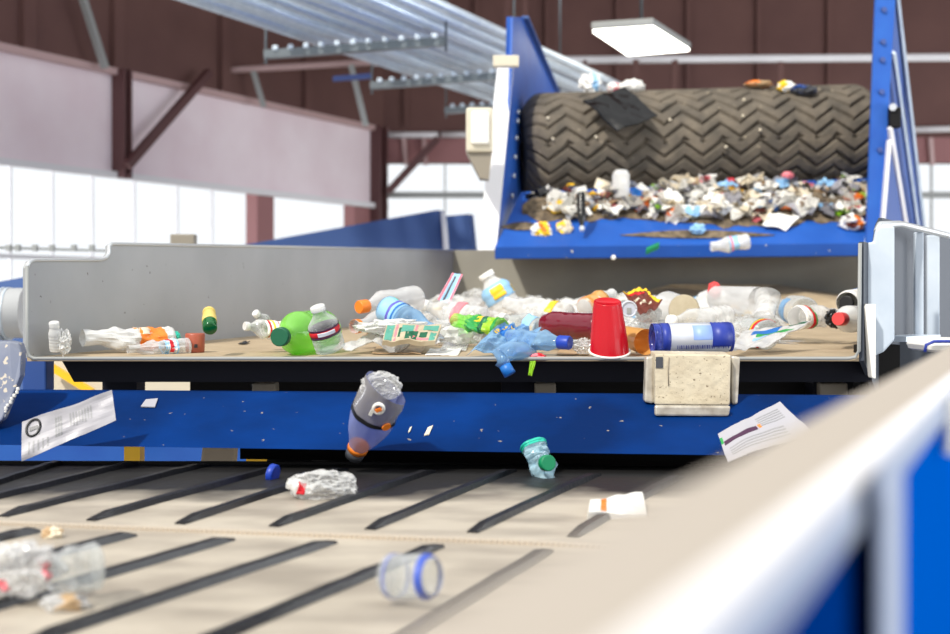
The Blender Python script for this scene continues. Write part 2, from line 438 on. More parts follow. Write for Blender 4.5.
for i, (x0, y0, x1, y1, lab) in enumerate(((266, 41, 446, 27, 'steel strut carrying the conduits nearest to the lens'), (372, 74, 514, 62, 'middle steel strut carrying the conduits'), (446, 100, 560, 92, 'farthest steel strut under the conduits beside the blue post'))):
    A = CP(x0, y0) + V((0, 0, -.085)); B = CP(x1, y1) + V((0, 0, -.085))
    t = thing('strut_hanger', lab, 'strut', A, 'conduit struts')
    mb = MB(); mb.bar(A, B, .06, .05); mb.build('channel', 'galv_dark', t)
    for q in (A, B):
        mb = MB(); mb.tube([q + V((0, 0, -.06)), q + V((0, 0, 3.0))], .008, 6); mb.build('threaded_rod', 'galv_dark', t)
    for k in range(11):
        mb = MB(); c = A.lerp(B, .06 + .88 * k / 10); mb.box(c + V((0, -.04, .03)), (.035, .02, .03)); mb.build('clamp', 'galv', t, bevel=.006)

# ------------------------------------------------------------------ feed frame with the tread drum
t_feed = thing('chute', 'blue sloped chute plate with a front lip under the tread roller', 'chute', P(680, 250, 5.6))
c0 = P(495, 247, 5.55); c1 = P(864, 243, 5.75); c2 = P(876, 178, 6.36); c3 = P(521, 192, 6.24)
cn = (c1 - c0).cross(c2 - c1).normalized()
c3 = onplane(521, 192, c0, cn)
def CH(px, py, off=0.): return onplane(px, py, c0, cn) + cn * off
mb = MB(); mb.hexa([c0, c1, c2, c3], [p - cn * .02 for p in (c0, c1, c2, c3)]); mb.build('plate', 'blue_chute', t_feed)
l0, l1 = P(495, 259, 5.55), P(864, 256, 5.75)
mb = MB(); mb.hexa([c0 + V((0, -.004, 0)), c1 + V((0, -.004, 0)), l1 + V((0, -.004, 0)), l0 + V((0, -.004, 0))], [p + V((0, .03, 0)) for p in (c0, c1, l1, l0)]); mb.build('front_lip', 'blue', t_feed, bevel=.003)

# left plate of the frame
def LPl(px, py): return onplane(px, py, V((.0934, 5.6, E)), V((1, -.153, 0)).normalized())
t = thing('side_frame', 'blue triangular side frame with a white front flange beside the grey control box', 'frame', LPl(497, 247), 'drum side frames')
n_ = V((1, -.153, 0)).normalized()
pl = [LPl(497, 249), LPl(511, 90), LPl(513, 17), LPl(523, 17), LPl(557, 95), V((.0934 + .153 * 3.4, 9.0, E + .9)), V((.0934 + .153 * 3.4, 9.0, E + .26)), LPl(506, 249)]
mb = MB(); mb.prism(pl, n_ * -.012); mb.build('web_plate', 'blue_frame', t)
mb = MB(); fl = V((-.075, -.005, 0))
A = [LPl(496, 250), LPl(514, 60)]
mb.hexa([A[0], A[0] + fl, A[1] + fl, A[1]], [p + V((.003, .014, 0)) for p in (A[0], A[0] + fl, A[1] + fl, A[1])]); mb.build('front_flange', 'white_steel', t)  # sun glare on the flange put into its white colour
mb = MB(); A = [LPl(514, 66), LPl(515, 17)]; fl2 = V((-.04, -.004, 0))
mb.hexa([A[0], A[0] + fl2, A[1] + fl2, A[1]], [p + V((.003, .014, 0)) for p in (A[0], A[0] + fl2, A[1] + fl2, A[1])]); mb.build('upper_flange', 'blue_frame', t)
mb = MB(); mb.hexa(*pxbox(493, 55, 519, 66, 5.72, .05)); mb.build('cross_bracket', 'box_beige', t, bevel=.004)
mb = MB(); e0, e1 = LPl(523, 17), LPl(557, 95)
mb.bar(e0 + n_ * .012, e1 + n_ * .012, .012, .03, 0, n_); mb.build('rear_edge', 'blue_hopper', t)
for py in (112, 121, 138, 157, 176, 196):
    p = LPl(516 - (py - 112) * .07, py) + n_ * .005
    mb = MB(); mb.tube([p, p + n_ * .012], .011, 8); mb.build('bolt', 'edge', t)

# right plate of the frame
def RPl(px, py): return onplane(px, py, P(872, 200, 5.75), V((1, -.52, 0)).normalized())
rn = V((1, -.52, 0)).normalized()
t = thing('side_frame', 'tall blue side frame with crossing pale braces at the far end of the tread roller', 'frame', RPl(872, 247), 'drum side frames')
base = [P(866, 250, 5.75), P(880, 250, 5.75), P(896, -12, 5.75), P(876, -12, 5.75)]
mb = MB(); mb.hexa(base, [p + V((0, .02, 0)) for p in base]); mb.build('front_flange', 'blue_frame', t)
d_ = 5.79
tri = [P(879, 250, d_), P(895, -12, d_), P(898, -12, d_ + .3), P(925, 250, d_ + 1.2)]
mb = MB(); mb.prism(tri, V((.0, .02, 0)) - rn * .004); mb.build('web_plate', 'dark_slate', t)
M["web_blue"] = mat('web_blue', (36, 72, 140), .5); mb_o = t.children[-1]; mb_o.data.materials[0] = M['web_blue']
for (x0, y0, d0, x1, y1, d1, wd, nm) in ((889, 140, 5.7, 882, 228, 5.7, .014, 'brace'), (890, 128, 5.7, 907, 232, 5.9, .015, 'brace'), (893, 52, 5.75, 918, 232, 6.6, .013, 'stiffener'), (896, -12, 5.9, 924, 232, 6.7, .014, 'rear_flange')):
    mb = MB(); mb.bar(P(x0, y0, d0), P(x1, y1, d1), wd, .03, 0, (0, 1, 0)); mb.build(nm, 'white_steel' if nm == 'brace' else 'pale_panel', t)  # white and pale colours carry the light caught by these edges
mb = MB(); mb.tube([P(893, 107, 5.8), P(893, 107, 5.70)], .016, 12); mb.build('bearing_cap', 'silver', t)
mb = MB(); mb.box(P(894, 118, 5.74), (.05, .05, .09)); mb.build('bearing_block', 'black_steel', t, bevel=.006)
for py in (10, 42, 60, 92, 150):
    mb = MB(); p = P(884 - py * .03, py, 5.75); mb.tube([p, p + V((0, -.012, 0))], .012, 8); mb.build('bolt', 'blue_rod', t)

# control box on the frame
t = thing('control_box', 'beige control box with a raised cover on the white flange', 'box', P(478, 150, 5.5))
mb = MB(); mb.hexa(*pxbox(466, 107, 493, 152, 5.5, .16)); mb.build('housing', 'box_beige', t, bevel=.012)
mb = MB(); mb.hexa(*pxbox(471, 111, 489, 144, 5.48, .03)); mb.build('cover', 'white', t, bevel=.01)
mb = MB(); mb.prism([P(467, 153, 5.52), P(492, 153, 5.52), P(489, 179, 5.52), P(480, 178, 5.52)], (0, .12, 0)); mb.build('lower_bracket', 'box_dark', t)

# tread drum
A = P(522, 152, 6.46); B = P(871, 141, 6.60)
ax = (B - A).normalized(); ex = V((0, -1, 0)) - ax * V((0, -1, 0)).dot(ax); ex.normalize(); ez = ax.cross(ex); ez = ez if ez.z > 0 else -ez
t = thing('tread_roller', 'large dusty rubber roller with a zigzag tyre tread', 'roller', (A + B) / 2 - V((0, 0, .28)))
LEN = (B - A).length; RD = .283; NU, NT = 380, 420
vs, fs = [], []
for i in range(NU + 1):
    u = i / NU; s_ = u * LEN; e = min(s_, LEN - s_)
    sh = max(0., 1 - e / .10); base_r = RD - .09 * sh ** 2.2
    for k in range(NT):
        th = 2 * math.pi * k / NT; arc = th * RD
        ph = s_ / .185; tri_ = abs((ph % 1) * 2 - 1)
        q = (arc - .068 * tri_) / .0705
        fr = q % 1; row = math.floor(q)
        g = 0.
        halves = (math.floor(ph * 2) + row) % 2
        wid = .34 if halves else .22
        if fr < wid: g = .02 * min(1, min(fr, wid - fr) / .06)
        r_ = base_r - g + .0015 * noise.noise(V((s_ * 30, th * 12, 3)))
        vs.append(A + ax * s_ + (ex * math.cos(th) + ez * math.sin(th)) * r_)
for i in range(NU):
    for k in range(NT):
        fs.append((i * NT + k, i * NT + (k + 1) % NT, (i + 1) * NT + (k + 1) % NT, (i + 1) * NT + k))
mb = MB(); mb.add(vs, fs, 0, True); mb.f.append(list(range(NT))); mb.m.append(0); mb.sm.append(False)
mb.f.append([NU * NT + k for k in range(NT)]); mb.m.append(0); mb.sm.append(False)
mb.build('tread', 'tread', t)
mb = MB(); mb.tube([A - ax * .06, B + ax * .06], .05, 16); mb.build('shaft', 'black_steel', t)
DA, DAX = A.copy(), ax.copy()
def DR(px, py, off=0.):
    """point on the drum's near surface"""
    o = V((0, 0, E)); r = ray(px, py)
    m0 = o - DA; rp = r - DAX * r.dot(DAX); mp = m0 - DAX * m0.dot(DAX)
    a_, b_, c_ = rp.dot(rp), 2 * rp.dot(mp), mp.dot(mp) - (RD + off) ** 2
    disc = b_ * b_ - 4 * a_ * c_
    tt = (-b_ - math.sqrt(max(disc, 0))) / (2 * a_)
    return o + r * tt

# ------------------------------------------------------------------ grey trough with its dusty bed
t_tr = thing('trough', 'long grey steel trough with upright side walls and a dusty tan bed', 'trough', P(445, 362, 2.8) )
LW0 = V((-.951, 2.8, E)); LWN = V((1, -.262, 0)).normalized()
def TL(px, py): return onplane(px, py, LW0, LWN)
lp = [(27, 358), (27, 268), (29, 262), (34, 260), (100, 260), (106, 258), (109, 253), (109, 246), (112, 244), (290, 247), (466, 251), (466, 318), (300, 335)]
mb = MB(); mb.prism([TL(*q) for q in lp], LWN * -.010); mb.build('side_wall', 'trough', t_tr)
mb = MB(); mb.tube([TL(x, y) for x, y in lp[1:11]], .0045, 8); mb.build('rolled_edge', 'edge', t_tr)
bed = lambda px, py: onplane(px, py, V((0, 2.8, E - .129)), V((0, -.0115, 1)).normalized())
BW = V((0, -.0115, 1)).normalized()
b0_, b1_ = P(27, 357.5, 2.8), P(859, 357.5, 2.8)
bl = V((-.951 + .262 * 3.25, 6.05, E - .092)); br = V((2.1, 6.05, E - .092))
mb = MB(); mb.hexa([b0_, b1_, br, bl], [p - V((0, 0, .008)) for p in (b0_, b1_, br, bl)]); mb.build('bed', 'tan_belt', t_tr)
# sloped plate added for the sunlit foot of the rear wall
r0, r1 = onplane(560, 318, V((0, 5.3, E)), V((0, 1, 0))), onplane(880, 318, V((0, 5.3, E)), V((0, 1, 0)))
r2, r3 = P(850, 284, 5.95), P(640, 284, 5.95)
mb = MB(); mb.prism([P(545, 319, 5.4), P(900, 319, 5.4), P(880, 300, 5.98), P(780, 285, 5.98), P(672, 284, 5.98), P(600, 302, 5.98)], (0, .02, -.01)); mb.build('back_ramp', 'tan_belt', t_tr)
mb = MB(); mb.prism([V((-.12, 6.05, E - .11)), V((2.2, 6.05, E - .11)), V((2.2, 6.05, E + .215)), V((-.12, 6.05, E + .215))], (0, .012, 0)); mb.build('rear_wall', 'trough_rear', t_tr)
RW0 = P(859, 300, 2.8); RWD = V((.512, 1, 0)); RWN = V((1, -.512, 0)).normalized()
def TR(px, py): return onplane(px, py, RW0, RWN)
zc = .18
def trp(d, z): return V((RW0.x + .512 * (d - 2.8), d, E + z))
mb = MB(); mb.prism([trp(2.8, -.135), trp(2.8, .117), trp(2.93, .117), trp(2.96, .16), trp(3.0, zc), trp(4.9, zc), trp(4.9, -.25), trp(3.0, -.25)], RWN * .01); mb.build('side_wall', 'slate', t_tr)
mb = MB(); mb.prism([trp(4.9, -.25), trp(4.9, zc), V((2.15, 6.05, E + .2)), V((2.15, 6.05, E - .2))], RWN * .01); mb.build('side_wall', 'slate', t_tr)
mb = MB()
ends = [(861, 357), (861, 243), (874, 242), (876, 230), (880, 226), (895, 226), (895, 340), (884, 352), (870, 358)]
mb.prism([P(x, y, 2.84) for x, y in ends], (0, .012, 0)); mb.build('end_plate', 'pale_panel', t_tr, bevel=.004)
for (x0, x1, d0, m_) in ((915, 924, 3.12, 'pale_panel'), (927, 940, 3.3, 'pale_panel'), (955, 975, 3.6, 'pale_panel')):
    mb = MB(); ytop = 226 + (x0 - 890) * .25
    mb.hexa(*pxbox(x0, ytop, x1, 338, d0, .015)); mb.build('rib', m_, t_tr, bevel=.003)
mb = MB(); mb.tube([P(877, 232, 2.85), P(880, 225, 2.86), P(900, 224, 3.0), P(950, 236, 3.3), P(985, 245, 3.5)], .008, 8); mb.build('rolled_edge', 'edge', t_tr)
mb = MB(); mb.bar(P(893, 339, 2.95), P(928, 337, 3.1), .06, .012); mb.build('ledge', 'pale_panel', t_tr)
mb = MB(); mb.hexa(*pxbox(880, 341, 1010, 460, 3.2, .05)); mb.build('base_panel', 'dark_slate', t_tr)
mb = MB(); mb.prism([P(865, 307, 2.79), P(867, 304, 2.79), P(876, 304, 2.79), P(876, 379, 2.79), P(872, 378, 2.79)], (0, .03, 0)); mb.build('tapered_bracket', 'white', t_tr, bevel=.002)
mb = MB(); mb.tube([P(27, 266, 2.79), P(27, 350, 2.79), P(29, 356, 2.79), P(34, 358.5, 2.79), P(440, 358.5, 2.79), P(848, 358.5, 2.79), P(855, 357, 2.79), P(859, 351, 2.79), P(860, 243, 2.79)], .004, 8); mb.build('front_edge', 'grey_steel', t_tr)

mb = MB(); mb.prism([P(62, 361, 2.86), P(872, 361, 2.86), P(872, 382, 2.86), P(74, 382, 2.86)], (0, .25, 0))
tag(mb.build('support_beam', 'black'), 'black box beam running under the front edge of the grey trough', 'beam')
mb = MB(); mb.hexa(*pxbox(190, 380, 960, 430, 3.2, .05)); mb.hexa(*pxbox(860, 345, 900, 400, 2.95, .05))  # dark sheets put in for the shadow in the gap
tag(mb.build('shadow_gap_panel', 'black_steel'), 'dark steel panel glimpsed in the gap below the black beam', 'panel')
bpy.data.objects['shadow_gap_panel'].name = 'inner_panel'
for i, (x0, x1, lab) in enumerate(((252, 276, 'pale block in the dark gap above the blue beam, behind the falling bottle'), (535, 556, 'pale block in the dark gap above the blue beam, under the blue hanging bottle'), (820, 848, 'grey block in the dark gap beside the white carton and rail'))):
    mb = MB(); mb.hexa(*pxbox(x0, 383, x1, 396, 3.05, .05)); tag(mb.build('spacer_block', 'box_dark', bevel=.004), lab, 'block')
mb = MB(); mb.prism([P(46, 356, 4.2), P(200, 356, 4.2), P(200, 392, 4.2), P(46, 392, 4.2)], (0, .03, 0))
tag(mb.build('tan_guard', 'tan_panel'), 'tan guard panel seen under the corner of the grey trough', 'panel')
mb = MB(); mb.bar(P(50, 366, 4.15), P(92, 392, 4.15), .02, .03, 0, (0, 1, 0)); tag(mb.build('yellow_strip', 'yellow'), 'slanted yellow strip on the tan guard panel', 'strip')
mb = MB(); mb.hexa(*pxbox(22, 350, 46, 392, 2.95, .06)); tag(mb.build('blue_post', M['web_blue'], bevel=.004), 'short dark blue post under the trough corner', 'post')

for px, d in ((110, 3.0), (520, 3.0), (840, 3.0)):
    p = P(px, 384, d); mb = MB(); mb.bar(V((p.x, d + .12, 0)), p + V((0, .12, 0)), .08, .08, 0, (0, 1, 0)); mb.build('leg', 'black', t_tr)
for x, y in ((.2, 6.3), (1.75, 6.5), (1.75, 8.0), (.5, 8.4)):
    mb = MB(); mb.bar(V((x, y, 0)), V((x, y, E + .2)), .1, .1, 0, (0, 1, 0)); mb.build('leg', 'blue_frame', t_feed)

# things behind the trough at the left
mb = MB(); mb.tube([P(-500, 316, 4.2), P(26, 313, 4.2)], .08, 24)
t = thing('roller', 'pale ribbed roller beside the trough corner at the picture edge', 'roller', P(0, 340, 4.2)); mb.build('barrel', 'roller', t)
mb = MB()
for px in (-460, -20):
    p = P(px, 316, 4.2); mb = MB(); mb.bar(V((p.x, 4.2, 0)), p, .07, .07, 0, (0, 1, 0)); mb.build('stand_leg', 'grey_steel', t)
for px in (3, 8):
    mb = MB(); mb.tube([P(px, 314, 4.2), P(px + 2, 314, 4.2)], .086, 24); mb.build('flange_ring', 'galv', t)
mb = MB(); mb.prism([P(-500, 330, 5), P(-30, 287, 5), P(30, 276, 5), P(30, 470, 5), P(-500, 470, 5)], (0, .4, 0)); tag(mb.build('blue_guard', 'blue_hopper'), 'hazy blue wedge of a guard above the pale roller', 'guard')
t = thing('hopper', 'hazy blue hopper with a wedge-shaped side behind the grey trough', 'hopper', V((-.8, 8.6, 0)))
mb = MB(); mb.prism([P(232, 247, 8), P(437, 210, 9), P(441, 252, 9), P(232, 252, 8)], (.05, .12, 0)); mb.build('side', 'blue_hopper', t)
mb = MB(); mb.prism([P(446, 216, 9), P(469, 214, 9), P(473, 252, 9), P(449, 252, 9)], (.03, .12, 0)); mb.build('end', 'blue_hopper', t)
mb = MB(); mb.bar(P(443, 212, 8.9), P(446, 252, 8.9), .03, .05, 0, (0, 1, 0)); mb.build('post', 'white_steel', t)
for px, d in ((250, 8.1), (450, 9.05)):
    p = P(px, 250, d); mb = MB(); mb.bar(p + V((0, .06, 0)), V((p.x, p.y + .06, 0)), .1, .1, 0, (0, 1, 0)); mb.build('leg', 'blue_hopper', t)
mb = MB(); mb.hexa(*pxbox(170, 234, 194, 340, 5.2, .06)); tag(mb.build('sensor_box', 'box_dark', bevel=.004), 'small grey box standing above the rim of the trough', 'box')
mb = MB(); mb.bar(P(-20, 247, 6.5), P(112, 251, 6.8), .014, .012)
for px in (9, 18, 35, 52, 74, 92): mb.box(P(px, 248, 6.5), (.022, .03, .032))
tag(mb.build('pipe_run', 'grey_steel'), 'thin grey pipe with couplings crossing the bright window', 'pipe')

# ------------------------------------------------------------------ blue deflector beam
t = thing('deflector_beam', 'scuffed dark blue deflector beam between the trough and the lower belt', 'beam', P(380, 460, 2.55))
f4 = [P(-420, 388, 2.76), P(900, 397, 2.68), P(900, 458, 2.42), P(-420, 439, 2.53)]
fn = V((0, .05, 0))
mb = MB(); mb.hexa(f4, [p + fn for p in f4]); mb.build('face_plate', 'blue_beam', t, bevel=.003)
mb = MB(); g4 = [P(240, 448, 2.52), P(900, 458, 2.43), P(900, 470, 2.46), P(240, 459, 2.56)]
mb.hexa(g4, [p + V((0, .06, 0)) for p in g4]); mb.build('lower_lip', 'black_steel', t)
for pts in (((141, 408), (144, 402), (157, 401), (155, 408)),):
    pass
# bracket at the left end
def FB(px, py, off=0.):
    n = (f4[1] - f4[0]).cross(f4[3] - f4[0]).normalized(); n = n if n.y < 0 else -n
    return onplane(px, py, f4[0], n) + n * off
t = thing('bracket_plate', 'dusty blue-grey bracket plate with a pale weld at the end of the blue beam', 'bracket', P(5, 420, 2.55))
mb = MB(); mb.prism([P(-40, 341, 2.6), P(10, 341, 2.6), P(19, 343, 2.6), P(22, 352, 2.6), P(20, 376, 2.58), P(14, 392, 2.57), P(2, 420, 2.55), P(-40, 450, 2.53)], (0, .03, 0)); mb.build('plate', 'speckle', t, bevel=.003)
mb = MB()
for k in range(9):
    u = k / 8; mb.box(P(18 - 15 * u + R.uniform(-1, 1), 389 + 26 * u, 2.56), (.006, .008, .005 + R.random() * .004))
mb.build('weld_bead', 'weld', t, bevel=.002)
mb = MB(); gs = [P(2, 391, 2.70), P(42, 391, 2.70), P(36, 418, 2.60), P(4, 442, 2.5)]
# specks and scraps stuck on the beam
def flat_scrap(name, label, cat, pts, m, th=.002):
    mb = MB(); n = (pts[1] - pts[0]).cross(pts[2] - pts[0]).normalized(); n = n if n.y < 0 else -n
    mb.prism(pts, n * th); return tag(mb.build(name, m), label, cat)
flat_scrap('sticker_scrap', 'small white square scrap stuck on the blue beam', 'scrap', [FB(141, 408, .002), FB(146, 401, .002), FB(158, 400, .002), FB(155, 408.5, .002)], 'paper')
flat_scrap('label_scrap', 'tiny torn cream label on the blue beam right of the falling bottle', 'scrap', [FB(424, 437, .002), FB(428, 429, .002), FB(433, 427, .002), FB(429, 436, .002)], 'cream')
flat_scrap('chip_scrap', 'tiny cream chip on the blue beam next to a torn label', 'scrap', [FB(408, 434, .002), FB(410, 429, .002), FB(412, 428, .002), FB(410, 433, .002)], 'cream')

# under the beam
t = thing('conveyor_frame', 'blue and black frame with idlers and yellow brackets glimpsed below the blue beam', 'frame', V((-.3, 2.9, 0)))
mb = MB(); mb.hexa(*pxbox(-420, 444, 250, 470, 2.95, .04)); mb.build('rail', 'blue_frame', t)
mb = MB(); mb.hexa(*pxbox(285, 440, 960, 485, 3.05, .05)); mb.build('rear_panel', 'black_steel', t)
mb = MB(); mb.hexa(*pxbox(124, 440, 140, 468, 2.85, .04)); mb.build('yellow_bracket', 'yellow', t)
mb = MB(); mb.hexa(*pxbox(246, 452, 281, 470, 2.85, .04)); mb.build('yellow_plate', 'yellow', t)
mb = MB(); mb.prism([P(203, 440, 2.8), P(235, 440, 2.8), P(233, 466, 2.8), P(200, 466, 2.8)], (0, .05, 0)); mb.build('bearing_block', 'tan_block', t, bevel=.004)
mb = MB(); mb.hexa(*pxbox(492, 458, 514, 472, 2.6, .04)); mb.build('bearing_block', 'tan_block', t, bevel=.004)
for px in (290, 350, 412, 478, 545, 620):
    mb = MB(); mb.tube([P(px - 22, 466, 2.68), P(px + 22, 467, 2.68)], .02, 14); mb.build('idler', 'black_steel', t)
for x in (-1.1, .2, 1.0):
    mb = MB(); mb.box((x, 3.0, (E - .33) / 2), (.08, .08, E - .33)); mb.build('leg', 'blue_frame', t)

# ------------------------------------------------------------------ lower cleated belt
ZB = -.325
def LB(px, py): return PZ(px, py, ZB)
t = thing('cleated_belt', 'dusty grey conveyor belt with black slanted rubber cleats', 'conveyor belt', V((-.5, 1.5, E + ZB - .02)))
mb = MB(); mb.box((-1.0, 1.43, E + ZB - .008), (4.7, 2.26, .016)); mb.build('belt_surface', 'belt', t)
mb = MB(); mb.bar(P(-60, 466, 2.565), P(900, 468, 2.565), .012, .02); mb.build('edge_strip', 'black_steel', t)
cl = [((-12, 487), (61, 463.5)), ((-60, 513), (136, 464)), ((3, 517), (207, 465.5)), ((91, 521), (278, 469)), ((180, 524.5), (345, 470)), ((274, 527), (432, 472)), ((370, 530), (513, 471)), ((472, 533), (597, 475)), ((572, 537), (680, 477))]
lo = [((-70, 556), (37, 532)), ((-30, 578), (133, 536)), ((-40, 620), (231, 540)), ((20, 648), (333, 543)), ((180, 656), (440, 547)), ((370, 660), (548, 551))]
for (a, b) in cl + lo:
    p, q = LB(*a), LB(*b); h = .009
    tdir = (q - p).normalized(); sd = tdir.cross(V((0, 0, 1))) * .0085
    mb = MB(); n = 14; vs, fs = [], []
    for i in range(n + 1):
        u = i / n; c = p.lerp(q, u) + sd * .25 * nz((u * 3, p.x, q.y), 1.3); hh = h * min(1, .35 + min(u, 1 - u) * 14) + .0015 * nz((u * 7, p.x, 2), 2)
        vs += [c - sd, c - sd * .75 + V((0, 0, hh)), c + sd * .75 + V((0, 0, hh)), c + sd]
    for i in range(n):
        for k in range(3): fs.append((i * 4 + k, i * 4 + k + 1, i * 4 + k + 5, i * 4 + k + 4))
    fs += [(3, 2, 1, 0), (n * 4, n * 4 + 1, n * 4 + 2, n * 4 + 3)]
    mb.add(vs, fs); mb.build('cleat', 'rubber', t)
mb = MB(); s0, s1 = LB(-30, 523.5), LB(760, 553)
for k in range(150):
    c = s0.lerp(s1, (k + .5) / 150); dv = (s1 - s0).normalized()
    sd = dv.cross(V((0, 0, 1)))
    mb.bar(c - dv * .006 + sd * .005 + V((0, 0, .002)), c + dv * .006 - sd * .005 + V((0, 0, .003)), .005, .005)
mb.build('seam_lacing', 'rope', t)

# ------------------------------------------------------------------ near rail with its side panels
RV = V(((1043 - CX) / F, 1, 0)); hR = .055
def rlp(x0, z, d): return V((x0 + RV.x * d, d, E + z))
xl, xr = -hR / .516, -hR / .90
t = thing('guard_rail', 'beige-topped guard rail crossing out of focus close to the lens', 'rail', rlp(xr, -.1, .6))
mb = MB(); A4 = lambda d: [rlp(xl, -hR, d), rlp(xl, -hR - .004, d), rlp(xr, -hR - .004, d), rlp(xr, -hR, d)]
mb.hexa(A4(.05), A4(2.2)); mb.build('top_plate', 'rail_top', t, bevel=.002)
hb = 1.41 * hR
mb = MB(); mb.tube([rlp(xr - .001, -hR - .002, .1), rlp(xr - .001, -hR - .002, 2.2)], .004, 10); mb.build('rounded_edge', 'white_steel', t)  # white tube carries the highlight along the rail's bend
def side(d0, d1, nm, z0=-hR - .003, z1=-hb, m_='rail_side', x=xr, th=.004):
    q = lambda d: [rlp(x, z0, d), rlp(x, z1, d), rlp(x - th, z1, d), rlp(x - th, z0, d)]
    mb = MB(); mb.hexa(q(d0), q(d1)); return mb.build(nm, m_, t, bevel=.001)
dpx = lambda px, off=0.: F * (-xr + off) / (1043 - px)
side(.05, dpx(860), 'side_flange'); side(dpx(882), 2.2, 'side_flange')
mb = MB(); q = rlp(xr, 0, 0)
side(dpx(888), dpx(906), 'post', -hR - .003, -3, 'rail_side', xr - .001, .004)
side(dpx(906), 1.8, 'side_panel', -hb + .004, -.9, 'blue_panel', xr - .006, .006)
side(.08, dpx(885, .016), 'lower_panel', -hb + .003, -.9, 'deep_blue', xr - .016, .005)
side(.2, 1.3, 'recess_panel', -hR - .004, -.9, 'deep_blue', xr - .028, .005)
mb = MB(); p = rlp(xr + .002, -hb, dpx(946)); mb.box(p + V((0, 0, -.004)), (.008, .012, .036)); mb.build('clip', 'white', t, bevel=.002)
t2 = thing('end_cover', 'white rounded cover with a dark blue edge past the end of the rail', 'cover', P(945, 352, 2.4))
mb = MB(); mb.hexa(*pxbox(926, 339, 985, 352, 2.4, .12)); mb.build('shell', 'white', t2, bevel=.012)
mb = MB(); mb.tube([P(925, 352, 2.39), P(926, 345, 2.39), P(934, 341.5, 2.39), P(990, 341, 2.39)], .003, 8); mb.build('edge_trim', 'navy', t2)

# ================================================================== loose things
def bedP(px, py, off=0.):
    return onplane(px, py, V((0, 2.8, E - .129)), BW) + BW * off


def bedD(py):
    return bedP(CX, py).y


def bottle(name, label, cat, A, B, Rd, m='clear', cap=None, bands=(), crush=0., style='water', group=None, seed=1., ring=None, flare=1., neck=.40, capz=.07):
    """A = (px, py, d) of the base centre, B = the cap end; Rd = radius in metres"""
    a, b = P(*A), P(*B); Z = b - a; Lh = Z.length; Z.normalize()
    X = Z.cross(V((.2, 1, .3))).normalized(); Y = Z.cross(X)
    t = thing(name, label, cat, a.copy(), group)
    c0_ = 1 - capz if cap else 1.0

    def rad(u):
        if style == 'jar': return (.88 + .12 * min(1, u / .04)) if u < .85 else (1 - .25 * ((u - .85) / .15))
        if style == 'tub': return (.82 + .18 * u) * flare
        if u < .05: return .80 + .20 * math.sin(u / .05 * math.pi / 2)
        if u < .58: return 1 - (.05 * (math.sin((u - .05) * 58) > .6) if style == 'water' else .03 * math.exp(-((u - .3) / .06) ** 2))
        if u < .86:
            q = (u - .58) / .28; return 1 - (1 - neck) * (q * q * (3 - 2 * q))
        return neck

    def pos(u, th, k=1., inset=0.):
        r = rad(u) * Rd * k - inset
        x, y = r * math.cos(th), r * math.sin(th)
        if crush:
            w_ = math.exp(-((u - .45) / .30) ** 2)
            x *= 1 - .55 * crush * w_; y *= 1 + .15 * crush * w_
            v = V((math.cos(th) * 1.3, math.sin(th) * 1.3, u * 4.2))
            dsp = crush * Rd * (.55 * noise.noise(v + V((seed, 0, 0))) + .3 * noise.noise(v * 2.3 + V((0, seed, 0)))) * min(1, w_ + .25)
            x += dsp * math.cos(th); y += dsp * math.sin(th)
            y += crush * Rd * .5 * math.sin(u * 3.1 + seed) * u
        return a + X * x + Y * y + Z * (u * Lh)

    def shell(u0, u1, k, n=22, nt=28, t0=0., t1=2 * math.pi, base=False):
        mb = MB(); full = abs(t1 - t0 - 2 * math.pi) < 1e-6
        cols = nt if full else nt + 1
        vs = [pos(u0 + (u1 - u0) * i / n, t0 + (t1 - t0) * j / nt, k) for i in range(n + 1) for j in range(cols)]
        fs = []
        for i in range(n):
            for j in range(nt):
                j2 = (j + 1) % nt if full else j + 1
                fs.append((i * cols + j, i * cols + j2, (i + 1) * cols + j2, (i + 1) * cols + j))
        if base:
            fs.append(tuple(range(cols))[::-1])
        mb.add(vs, fs, 0, crush < .6); return mb
    body = shell(0, c0_ if style != 'tub' else 1, 1, 40, 30, base=True)
    body.build('body', m, t)
    if cap:
        mb = MB(); q0, q1 = pos(c0_ - .005, 0, 0), pos(1, 0, 0)
        rc = max(neck * 1.16, .2) * Rd; ctr = lambda u: pos(u, 0., 1) * .5 + pos(u, math.pi, 1) * .5
        s_, e_ = ctr(c0_ - .01), ctr(c0_ - .01) + Z * (Lh * (capz + .01))
        mb.tube([s_, s_.lerp(e_, .06), s_.lerp(e_, .9), e_], [rc * .97, rc, rc, rc * .9], 20); mb.build('cap', cap, t)
        if ring:
            mb = MB(); mb.tube([s_ - Z * Lh * .025, s_ - Z * Lh * .008], rc * 1.02, 20); mb.build('neck_ring', ring, t)
    for k, bd in enumerate(bands):
        u0, u1, mm = bd[:3]; t0, t1 = bd[3:5] if len(bd) > 3 else (0., 2 * math.pi)
        nm = bd[5] if len(bd) > 5 else 'label_band'
        shell(u0, u1, 1.025 + .012 * k, 8, 28, t0, t1).build(nm, mm, t, solid=.0006)
    return t


